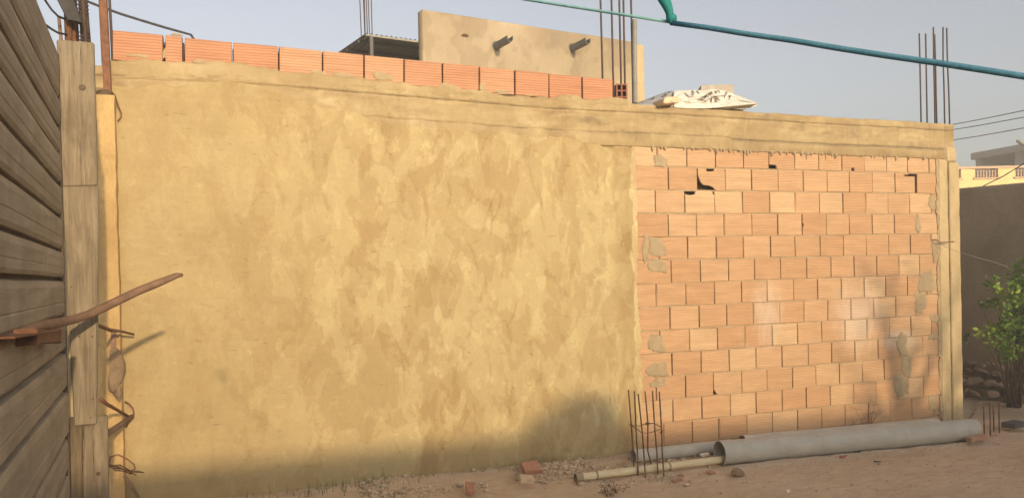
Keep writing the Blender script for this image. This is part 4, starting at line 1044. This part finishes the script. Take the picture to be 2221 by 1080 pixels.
o = MB().quad_box(-.052, 2.9, -.10, -.052, 2.50, 2.60).quad_box(2.84, 2.9, -.049, .0, .0, 2.69).build('frame', M['gate_gap'], None); o.parent = GATE
# latch: flat iron keeper and a long bent rod
LT = tag(empty('gate_latch', ongate(80, 725)), 'rusty flat iron latch keeper fixed on the gate boards', 'latch')
bpy.context.view_layer.update()
a, b = ongate(80, 727, .06), ongate(132, 727, .06); mid = (a+b)/2; hx = (b-a)/2; up_ = Vector((0, 0, 1))
under(MB().obox(mid+up_*-.004, hx, GN*.003, up_*.021).build('keeper_plate', M['rust'], None, bevel=.002), LT)
under(MB().obox(mid+up_*.020-GN*.028-GD*.22, hx*1.04+GD*.22, GN*.034, up_*.0025).build('top_strip', M['rust'], None, bevel=.001), LT)
for e in (a, b): under(MB().obox(e-GN*.036+up_*-.004, hx.normalized()*.003, GN*.036, up_*.025).build('bracket_leg', M['rust'], None), LT)
ROD = [(-60, 775, 1.85), (-20, 752, 2.06), (20, 733, 2.30), (70, 712, 2.68), (105, 704, 3.0), (135, 698, 3.3), (165, 691, 3.45), (192, 682, 3.55), (225, 667, 3.64), (262, 649, 3.72), (300, 631, 3.79), (345, 613, 3.86), (384, 597, 3.9), (396, 596, 3.92)]
tag(MB().tube([atd(*q) for q in ROD], [.022, .022, .0215, .021, .0205, .020, .020, .020, .0205, .0205, .020, .019, .014, .008], 12).build('latch_rod', M['rust_light'], None, smooth=True), 'long bent rusty iron rod sliding through the latch and pointing out over the plaster', 'rod')

# gate post: two grey planks nailed over a column in formwork
PT = tag(empty('gate_post', (-.65, 4.25, 0)), 'weathered grey plank post with a knot standing between the gate and the yellow wall', 'post')
bpy.context.view_layer.update()
def board(name, pix, Y, th, mat, n=14, bev=.006, seed=1):
    rr = random.Random(seed); L0, L1 = pix[0], pix[1]; mb = MB()        # left edge pixels (top,bottom), right edge pixels
    (lt, lb), (rt, rb) = pix
    for k in range(n+1):
        t = k/n
        for (A, B), s_ in (((lt, lb), -1), ((rt, rb), 1)):
            p = at(A[0]+(B[0]-A[0])*t+rr.gauss(0, .35), A[1]+(B[1]-A[1])*t, Y); yb = rr.uniform(-.0015, .0015)
            mb.v += [(p.x, Y+yb, p.z), (p.x, Y+th, p.z)]
    for k in range(n):
        a_ = k*4; b_ = a_+4
        for q in ((a_, b_, b_+2, a_+2), (a_+1, a_+3, b_+3, b_+1), (a_, a_+1, b_+1, b_), (a_+2, b_+2, b_+3, a_+3)): mb.f.append(q)
    mb.f.append((0, 2, 3, 1)); e = n*4; mb.f.append((e, e+1, e+3, e+2))
    return under(mb.build(name, M[mat], None, bevel=bev), PT)
ub = board('upper_plank', (((122, 86), (134, 405)), ((203, 92), (212, 403))), 4.195, .034, 'plank', seed=3)
board('lower_plank', (((133, 403), (160, 924)), ((214, 402), (209, 920))), 4.200, .032, 'plank', seed=5)
board('form_board', (((150, 905), (151, 1120)), ((179, 905), (176, 1120))), 4.238, .03, 'plank_low', seed=7)
board('form_board', (((181.5, 905), (178.5, 1120)), ((233, 900), (236, 1120))), 4.245, .03, 'plank', seed=9)
o = MB().quad_box(-.735, -.63, 4.278, 4.42, -.1, 2.66).build('column_core', M['smooth_concrete'], None, bevel=.01); under(o, PT)
# knot and nails
def disc(px, py, Y, r, mat, name):
    c = at(px, py, Y); return under(MB().tube([c+Vector((0, .004, 0)), c+Vector((0, -.0015, 0))], [r, r*.85], 14).build(name, M[mat], None), PT)
disc(178, 190, 4.193, .016, 'door', 'knot'); disc(179, 190, 4.1905, .010, 'plank_low', 'knot'); disc(213, 1027, 4.243, .011, 'gate_gap', 'nail_hole')
for q in ((157, 290), (170, 385), (170, 702), (172, 730), (200, 730), (197, 905), (201, 865), (155, 622)): disc(q[0], q[1], 4.1975 if q[1] < 405 else 4.199, .0042, 'rebar', 'nail')
for px, y0, Y, r, lean, mt in ((134, 90, 4.36, .008, -.01, 'rust_light'), (150, 90, 4.33, .017, -.02, 'rust'), (164, 90, 4.35, .013, -.03, 'rust'), (173, 92, 4.40, .006, -.03, 'rebar'), (181, 92, 4.36, .007, -.03, 'rebar'), (191, 92, 4.34, .010, -.04, 'rebar'), (199, 92, 4.38, .009, -.05, 'rebar')):
    b = at(px, y0, Y); b.z = 2.60; top = b+Vector((lean, 0, .95 if px > 140 else .32)); under(MB().tube([b, b.lerp(top, .5)+Vector((random.gauss(0, .003), 0, 0)), top], r, 8).build('rebar', M[mt], None, smooth=True), PT)
for z_ in (2.775, 2.93):
    c = at(180, 80, 4.37); pts_ = [Vector((c.x+.028*math.cos(w), 4.365+.03*math.sin(w), z_+.009*w/3)) for w in np.linspace(0, 26, 70)]
    under(MB().tube(pts_, .0028, 5).build('wire_coil', M['rebar'], None, smooth=True), PT)
# black flat bar hanging in front of the bars
c = [at(*q, 4.24) for q in ((108, -30), (150, -30), (178, 50), (145, 43))]
tag(MB().prism([(p.x, p.z) for p in c], 4.24, 4.285).build('black_bar', M['black_sheet'], None, bevel=.003), 'black sheet offcut leaning against the bars above the plank post', 'sheet')
tag(MB().tube([ongate(60, -40, -.03), at(97, 0, 4.22), at(112, 22, 4.23), at(126, 36, 4.25), at(143, 43, 4.33)], .0055, 6).build('twisted_cable', M['cable'], None, smooth=True), 'upper of two short dark cables running from gate top to the bars', 'cable')
tag(MB().tube([ongate(84, 44, -.03), at(98, 54, 4.2), at(112, 64, 4.22), at(126, 72, 4.26), at(146, 76, 4.32)], .0055, 6).build('twisted_cable', M['cable'], None, smooth=True), 'lower of two short dark cables running from gate top to the bars', 'cable')

# tie rods between post and pilaster, hanging lump, wire bundle
tag(MB().tube([at(186, 688, 4.30), at(205, 702, 4.8), at(240, 716, 5.7), at(262, 718, 5.95), at(290, 725, 6.06)], [.009, .010, .013, .009, .008], 8).build('tie_rod', M['rust'], None, smooth=True), 'upper thin rusty rod reaching from the plank post to the pilaster', 'rod')
HL = tag(empty('hanging_lump', at(250, 760, 6.02)), 'brown lump of mortar hanging by a strap on the pilaster below the bent rod', 'lump')
bpy.context.view_layer.update()
me = rock_mesh(77, 3, .12, 1.0); o = link('lump', me, M['lump'], None, True); a = at(250, 805, 6.02); o.location = a; o.scale = (.066, .055, .165); under(o, HL)
me = rock_mesh(81, 2, .35, 1.0); o = link('lump_tail', me, M['lump']); o.location = at(254, 846, 6.03); o.scale = (.038, .035, .075); o.rotation_euler = (0, -.15, 0); under(o, HL)
under(MB().obox(at(246, 740, 6.02), (.017, 0, 0), (0, .004, 0), (.004, 0, .075)).build('strap', M['rust_light'], None), HL)
tag(MB().tube([at(219, 866, 4.30), at(232, 876, 4.9), at(262, 893, 5.8), at(284, 906, 6.06)], [.011, .010, .010, .009], 8).build('tie_rod', M['rust'], None, smooth=True), 'rusty rod slanting down from the plank end, upper arm of the V on the pilaster', 'rod')
tag(MB().tube([at(286, 903, 6.06), at(262, 920, 5.5), at(225, 945, 4.8), at(168, 984, 4.24)], [.017, .018, .019, .019], 8).build('tie_rod', M['rust_light'], None, smooth=True), 'thick rusty bar slanting down to the left, lower arm of the V on the pilaster', 'rod')
lp = [at(*q, 6.075) for q in ((270, 870), (280, 875), (289, 886), (291, 897), (286, 906), (278, 916), (274, 925))]
tag(MB().tube(lp, .006, 6).build('wire_loop', M['rust'], None, smooth=True), 'bent wire loop at the point of the V beside the pilaster', 'wire')
WB = tag(empty('wire_bundle', at(240, 1012, 5.2)), 'tangle of tie wires low down between plank post and pilaster', 'wire')
bpy.context.view_layer.update()
for i in range(5):
    pts_ = [at(181+10*t*(1+0.08*i)+random.gauss(0, 1.2), 992+3.6*t+random.gauss(0, 2.4), 4.25+.18*t) for t in range(11)]
    under(MB().tube(pts_, .0032, 5).build('wire', M['rust'], None, smooth=True), WB)
under(MB().tube([at(*q, 6.07) for q in ((236, 1004), (240, 990), (256, 985), (276, 995), (291, 1007), (293, 1016), (280, 1024))], .0055, 6).build('wire', M['rust'], None, smooth=True), WB)
under(MB().tube([at(*q, 6.06) for q in ((270, 1030), (285, 1052), (302, 1082), (312, 1100))], .011, 8).build('wire', M['rust_light'], None, smooth=True), WB)

# cable dropping onto the roof behind the coping
tag(MB().tube([at(60, -50, W+.45), at(120, -22, W+.45), at(180, 0, W+.5), at(220, 16, W+.5), at(262, 31, W+.5), at(310, 46, W+.52), at(360, 61, W+.55), at(414, 76, W+.55), Vector((.0, W+.6, 3.25)), Vector((.25, W+.65, 3.10))], .010, 8).build('roof_cable', M['cable'], None, smooth=True), 'dark cable sagging from the upper left down behind the coping bricks', 'cable')

# ================================================================== BLUE ROPE WITH GREEN KNOT
A = ongate(0, -176, -.02); B = atd(2221, 167, .8); D_ = B-A; E_ = B+D_*.45
def rpt(px):
    lo, hi = 0.0, 1.2
    for _ in range(50):
        m = (lo+hi)/2; v = A+D_*m-EYEP; x = CX+F*v.dot(RR)/v.dot(f0)
        if x < px: lo = m
        else: hi = m
    return A+D_*lo
K = rpt(1455)
RP = tag(empty('blue_rope', K), 'blue rope stretched across the sky, thin and pale left of its green knot', 'rope')
bpy.context.view_layer.update()
def strand(P, Q, r, n, mat, wob):
    pts_ = [P.lerp(Q, k/n)+Vector((0, 0, wob*random.gauss(0, 1))) for k in range(n+1)]
    return under(MB().tube(pts_, r, 8).build('rope_strand', M[mat], None, smooth=True), RP)
strand(A, K, .0020, 24, 'thin_rope', .0003); strand(K, E_, .0034, 30, 'rope', .0003)
KC = tag(empty('green_cloth', K), 'strip of green cloth knotted round the blue rope at the top edge', 'cloth')
bpy.context.view_layer.update()
dK = (K-EYEP).dot(f0)
me = rock_mesh(91, 3, .2, 1.0); o = link('knot', me, M['green_cloth'], None, True); o.location = atd(1456, 41, dK); o.scale = (.0072, .007, .0085); under(o, KC)
mb = MB(); tailp = [((1446, 42), (1464, 44)), ((1444, 30), (1461, 28)), ((1438, 18), (1459, 16)), ((1430, 6), (1455, 2)), ((1420, -10), (1452, -16)), ((1400, -40), (1446, -46)), ((1376, -80), (1440, -90))]
for (l_, r_) in tailp:
    for q, dz in ((l_, 0), (((l_[0]+r_[0])/2, (l_[1]+r_[1])/2), -.008), (r_, .002)): mb.v.append(tuple(atd(q[0], q[1], dK+dz)))
nb = len(mb.v); mb.v += [tuple(Vector(v)+f0*.0015) for v in mb.v[:nb]]
for i in range(len(tailp)-1):
    for k in range(2):
        q = (i*3+k, i*3+k+1, i*3+k+4, i*3+k+3); mb.f.append(q); mb.f.append(tuple(nb+z for z in reversed(q)))
    mb.f.append((i*3, i*3+3, nb+i*3+3, nb+i*3)); mb.f.append((i*3+2, nb+i*3+2, nb+i*3+5, i*3+5))
o = under(mb.build('tail', M['green_cloth'], None, smooth=True), KC)
ep = Vector((E_.x, E_.y, 0))
tag(MB().tube([ep+Vector((0, 0, -.2)), ep+Vector((0, 0, E_.z+.15))], .04, 10).build('wooden_stake', M['plank'], None, smooth=True), 'wooden stake in the yard that holds the near end of the blue rope', 'stake')

# ================================================================== RIGHT BACKGROUND
BW0 = Vector((8.80, 7.45, 0)); BWD = Vector((.394, -.919, 0)).normalized(); BWN = Vector((-.919, -.394, 0)).normalized()
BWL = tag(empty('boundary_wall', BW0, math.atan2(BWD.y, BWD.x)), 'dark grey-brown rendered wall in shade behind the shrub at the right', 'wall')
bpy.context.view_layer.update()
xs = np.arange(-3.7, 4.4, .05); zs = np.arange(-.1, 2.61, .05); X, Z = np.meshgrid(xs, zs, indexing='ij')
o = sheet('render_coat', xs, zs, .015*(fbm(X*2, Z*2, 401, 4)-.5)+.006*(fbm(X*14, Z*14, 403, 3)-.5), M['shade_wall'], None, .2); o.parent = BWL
# heap of stones along its foot
SP = tag(empty('stone_pile', BW0), 'low pile of brown stones along the foot of the dark wall', 'stones')
bpy.context.view_layer.update()
protos = [rock_mesh(500+i, 2, .3, .75) for i in range(8)]
for me in protos: me.materials.append(M['stone'])
lay = ((.46, .05, .13), (.34, .17, .12), (.24, .28, .11), (.13, .38, .10), (.10, .06, .14), (.12, .22, .12))
for (off, z, s) in lay:
    t = -1.3
    while t < 1.7:
        s_ = s*random.uniform(.65, 1.15); t += s_*.95; p = BW0+BWD*t+BWN*(off+random.gauss(0, .03)); o = link('stone', random.choice(protos), None)
        o.location = (p.x, p.y, z+random.gauss(0, .02)); o.scale = (s_*.85, s_*.6, s_*.5); o.rotation_euler = (random.gauss(0, .3), random.gauss(0, .3), random.uniform(0, 6)); under(o, SP)
        t += s_*.35
# shrub
SB = tag(empty('shrub', ong(2195, 880)), 'leafy green shrub with bright yellow-green tips before the dark wall', 'shrub')
bpy.context.view_layer.update()
def leaf_cloud(name, clumps, per, size, mat, parent, seed=0):
    rr = random.Random(seed); V, Fc = [], []
    for (c, r) in clumps:
        for i in range(int(per*r*r*20)):
            d = Vector((rr.gauss(0, 1), rr.gauss(0, 1), rr.gauss(0, 1))); d.normalize(); p = c+d*r*rr.uniform(.25, 1.08)
            a = Vector((rr.gauss(0, 1), rr.gauss(0, 1), rr.gauss(0, .6)+.2)).normalized(); b = a.cross(Vector((rr.gauss(0, 1), rr.gauss(0, 1), rr.gauss(0, 1)))).normalized(); nn = a.cross(b)
            L = size*rr.uniform(.6, 1.3); w = L*.27; n = len(V)
            V += [tuple(p), tuple(p+a*L*.45+b*w+nn*L*.06), tuple(p+a*L), tuple(p+a*L*.45-b*w+nn*L*.06), tuple(p+a*L*.5-nn*L*.04)]
            Fc += [(n, n+1, n+4), (n+1, n+2, n+4), (n+2, n+3, n+4), (n+3, n, n+4)]
    me = bpy.data.meshes.new(name); me.from_pydata(V, [], Fc); me.update(); return under(link(name, me, M[mat]), parent)
cl = [(atd(px, py, 8.5+random.uniform(-.25, .35)), s_) for px, py, s_ in ((2212, 575, .10), (2205, 605, .13), (2222, 625, .17), (2150, 610, .07), (2158, 628, .07), (2185, 645, .14), (2215, 665, .2), (2160, 655, .09), (2240, 690, .25), (2188, 700, .18), (2150, 715, .10),
      (2125, 722, .06), (2170, 735, .16), (2210, 740, .22), (2190, 765, .10), (2240, 750, .16), (2240, 640, .2), (2265, 700, .28), (2130, 660, .06), (2095, 738, .045), (2260, 600, .2))]
leaf_cloud('foliage', cl, 190, .068, 'leaf', SB, 3)
base = ong(2200, 880)
for c, r in cl:
    q = base+Vector((random.gauss(0, .05), random.gauss(0, .05), -.03)); m_ = q.lerp(c, .55)+Vector((0, 0, .12)); under(MB().tube([q, m_, c], [.012, .007, .003], 6).build('stem', M['bark'], None, smooth=True), SB)
# little rusty pegs and a stick by the pipe end
for i, (px, pb, pt_) in enumerate(((2135, 938, 880), (2148, 945, 872), (2156, 936, 880), (2168, 938, 868))):
    b = ong(px, pb); t = at(px-2, pt_, b.y); tag(MB().tube([b+Vector((0, 0, -.08)), b.lerp(t, .5)+Vector((random.gauss(0, .006), 0, 0)), t], [.007, .0065, .006], 6).build('ground_peg', M['rust'], None, smooth=True),
        ['rusty peg nearest the end of the thick pipe', 'second rusty peg from the end of the thick pipe, the front one', 'third rusty peg from the end of the thick pipe', 'rusty peg farthest right, beside the dark slab'][i], 'peg', 'rusty pegs by the pipe end')
b = ong(2078, 932); b.z = 0
b = Vector((6.72, 5.72, 0)); p1 = at(2098, 912, 5.74); p2 = at(2127, 873, 5.80)
tag(MB().tube([b+Vector((0, 0, -.03)), p1, p1.lerp(p2, .3)+Vector((.006, 0, -.006)), p1.lerp(p2, .6)+Vector((-.004, 0, .006)), p2, p2+Vector((.03, 0, .004))], [.011, .012, .009, .012, .010, .008], 7).build('knobbly_stick', M['rust_light'], None, smooth=True), 'knobbly brown stick leaning up behind the far end of the thick pipe', 'stick')
# rod and wire at the right of the brick panel
p0 = at(2022, 519, W-.005); o = MB().tube([Vector((p0.x, W+.03, p0.z)), Vector((p0.x+.01, W-.05, p0.z-.01)), at(2040, 526, W-.07), at(2069, 524, W-.10)], .0055, 6).build('wall_rod', M['rust'], None, smooth=True); under(o, WALL)
tag(MB().tube([at(2030, 524, W-.04), at(2060, 540, W-.10), at(2110, 556, W-.3), at(2160, 570, W-.4), at(2184, 578, W-.4), atd(2205, 610, 8.4)], .0022, 5).build('thin_wire', M['galv'], None, smooth=True), 'thin wire running from the rod on the column to the shrub', 'wire')

# ================================================================== FAR BUILDINGS, CABLES, LAMP
ya = atd(2040, 358, 30); yb = atd(2330, 366, 30); yl = Vector((yb.x-ya.x, yb.y-ya.y, 0)); YR = math.atan2(yl.y, yl.x)
YBD = tag(empty('yellow_house', (ya.x, ya.y, 0), YR), 'far yellow house with balustrades along its roof terrace', 'house')
bpy.context.view_layer.update()
def yb_(mb, name, mat, **k): o = mb.build(name, mat, None, **k); o.parent = YBD; return o
pxm = 30/1700.0; ZT = 5.42
def X_(px): return (px-2040)*pxm*1.006
z_hi, z_lo = ZT-.09, ZT-.44
yb_(MB().quad_box(X_(2040)-2, 8, 0, 7, -.2, z_lo), 'wall', M['yellow_paint'])
ops = [(2066, 2084), (2113, 2164), (2200, 2252)]
prev = X_(2040)-2
for i, (o0, o1) in enumerate(ops):
    yb_(MB().quad_box(prev, X_(o0), 0, .25, z_lo+.001, z_hi), 'parapet_pillar', M['yellow_paint']); prev = X_(o1)
    yb_(MB().quad_box(X_(o0)-.05, X_(o1)+.05, -.06, .04, z_lo-.05, z_lo+.012), 'sill', M['rail_paint'])
    nb_ = max(2, int((o1-o0)/6.2))
    for k in range(nb_):
        x = X_(o0)+(k+.5)*(X_(o1)-X_(o0))/nb_; yb_(MB().tube([(x, .1, z_lo), (x, .1, z_lo+.1), (x, .1, z_lo+.2), (x, .1, z_hi)], [.02, .04, .025, .03], 8), 'baluster', M['rail_paint'], smooth=True)
yb_(MB().quad_box(prev, 8, 0, .25, z_lo+.001, z_hi), 'parapet_pillar', M['yellow_paint'])
yb_(MB().quad_box(X_(2040)-2.05, 8.05, -.05, .3, z_hi+.001, ZT), 'handrail', M['rail_paint'])
yb_(MB().quad_box(X_(2040)-2, 8, .8, .9, z_lo, z_hi+.02), 'back_parapet', M['grey_frame'])
ga = atd(2115, 332, 36); gb = atd(2330, 300, 31.5); gl = Vector((gb.x-ga.x, gb.y-ga.y, 0)); GL = gl.length
GF = tag(empty('unfinished_house', (ga.x, ga.y, 0), math.atan2(gl.y, gl.x)), 'grey unfinished concrete storey with open bays above the yellow terrace', 'building')
def gf(mb, name, mat): o = mb.build(name, mat, None); o.parent = GF; return o
zt = ga.z; gpx = GL/215.0
gf(MB().quad_box(-.15, GL+2, -.1, 6, zt-.30, zt), 'roof_slab', M['grey_frame'])
for x0, x1 in ((.0, .28), (92*gpx, 112*gpx), (150*gpx, 165*gpx)): gf(MB().quad_box(x0, x1, .02, .4, 0, zt-.301), 'column', M['grey_frame'])
gf(MB().quad_box(.02, 64*gpx, 4.6, 4.8, 0, zt-.301).quad_box(86*gpx, GL+2, 4.6, 4.8, 0, zt-.301), 'back_wall', M['grey_frame'])
gf(MB().quad_box(.0, GL+2, .03, 5.2, zt-1.9, zt-1.7), 'floor_slab', M['grey_frame'])
gf(MB().quad_box(.02, .2, .42, 4.59, 0, zt-.301), 'side_wall', M['grey_frame'])
CB = 'overhead cables at the right edge'
for i, (y0, y1) in enumerate(((270, 240), (281.5, 254.5), (304, 278))):
    P = [atd(1900, y0+36-(1 if i else 0), 27), atd(2068, y0, 24), atd(2120, y0+(y1-y0)*.31, 23), atd(2170, y0+(y1-y0)*.645, 22), atd(2221, y1, 21), atd(2420, y1-44, 17.5)]
    tag(MB().tube(P, .0135, 6).build('power_cable', M['cable'], None, smooth=True), ['top', 'middle', 'lowest'][i]+' of three black cables crossing the sky right of the building corner', 'cable', CB)
tag(MB().tube([atd(2090, 424, 13), atd(2130, 405, 13), atd(2175, 383, 12.6), atd(2221, 355, 12.2), atd(2330, 285, 11.5)], .009, 6).build('power_cable', M['cable'], None, smooth=True), 'black cable slanting up across the far yellow house', 'cable', CB)
LP = tag(empty('street_lamp', (atd(2275, 560, 20).x, atd(2275, 560, 20).y, 0)), 'street lamp head poking in at the right edge above the grey concrete storey', 'lamp')
bpy.context.view_layer.update()
lx = LP.location; hd = atd(2204, 305, 20); h2 = atd(2228, 315, 20)
under(MB().tube([Vector((lx.x, lx.y, -.2)), Vector((lx.x, lx.y, 3)), Vector((lx.x, lx.y, 5.0)), h2], [.07, .06, .05, .03], 10).build('pole', M['galv'], None, smooth=True), LP)
under(MB().tube([h2, h2.lerp(hd, .3), h2.lerp(hd, .8), hd], [.03, .06, .05, .015], 8).build('lamp_head', M['galv'], None, smooth=True), LP)

# ================================================================== WHAT STANDS BEHIND THE PHOTOGRAPHER AND SHADES THE YARD
HS = tag(empty('neighbour_house', (0, -10, 0)), 'plain rendered house across the yard, behind the viewpoint', 'house')
bpy.context.view_layer.update()
def hs(mb, name, mat): return under(mb.build(name, mat, None), HS)
hs(MB().quad_box(-16, 4.1, -16, -10.0, -.2, 3.52), 'wall', M['house']); hs(MB().quad_box(4.101, 10.5, -16, -10.0, -.2, 3.43), 'wall', M['house']); hs(MB().quad_box(10.501, 24, -16, -10.0, -.2, 6.5), 'wall', M['house'])
hs(MB().tube([(4.9, -10.8, 3.40), (4.92, -10.8, 3.62), (5.0, -10.8, 3.76), (5.1, -10.8, 3.86)], [.85, .62, .36, .12], 20), 'shadow_mound', M['house'])  # unseen mound added on the roof, shaped to cast a hump of shadow
hs(MB().quad_box(-1.5, -.6, -10.0, -9.95, 0, 2.1), 'door', M['door'])
for x in (-6, -3.5, 2.0, 6.0, 11, 14): hs(MB().quad_box(x, x+1.0, -10.0, -9.96, 1.0, 2.2), 'window', M['door'])
TR = tag(empty('yard_tree', (7.9, -6, 0)), 'leafy tree in the yard behind the viewpoint', 'tree')
bpy.context.view_layer.update()
under(MB().tube([(7.9, -6, -.1), (7.92, -6, 1.2), (7.8, -5.95, 2.4), (7.85, -6, 3.4)], [.14, .11, .08, .04], 10).build('trunk', M['bark'], None, smooth=True), TR)
rr = random.Random(12)
cl = [(Vector((7.95+rr.gauss(0, .6), -6+rr.gauss(0, .5), 3.45+rr.gauss(0, .75))), rr.uniform(.22, .45)) for _ in range(34)]
leaf_cloud('crown', cl, 4, .13, 'leaf', TR, 9)
for c, r in cl[:12]: under(MB().tube([(7.86, -5.97, 2.0), Vector((7.86, -5.97, 2.4)).lerp(c, .5), c], [.05, .03, .012], 6).build('limb', M['bark'], None, smooth=True), TR)

# ================================================================== DUSTY AIR
hz = tag(MB().quad_box(-1200, 1200, -1200, 1200, -1.5, 8).build('haze', None, None), 'thin dusty air over the whole yard', 'haze', None, 'stuff')
hm = bpy.data.materials.new('haze'); hm.use_nodes = True; ht = hm.node_tree
for n in list(ht.nodes):
    if n.type == 'BSDF_PRINCIPLED': ht.nodes.remove(n)
pv = ht.nodes.new('ShaderNodeVolumePrincipled'); pv.inputs['Color'].default_value = (.95, .92, .88, 1); pv.inputs['Density'].default_value = .008; pv.inputs['Anisotropy'].default_value = 0.0
ht.links.new(pv.outputs[0], ht.nodes['Material Output'].inputs['Volume'])
hz.data.materials.append(hm)
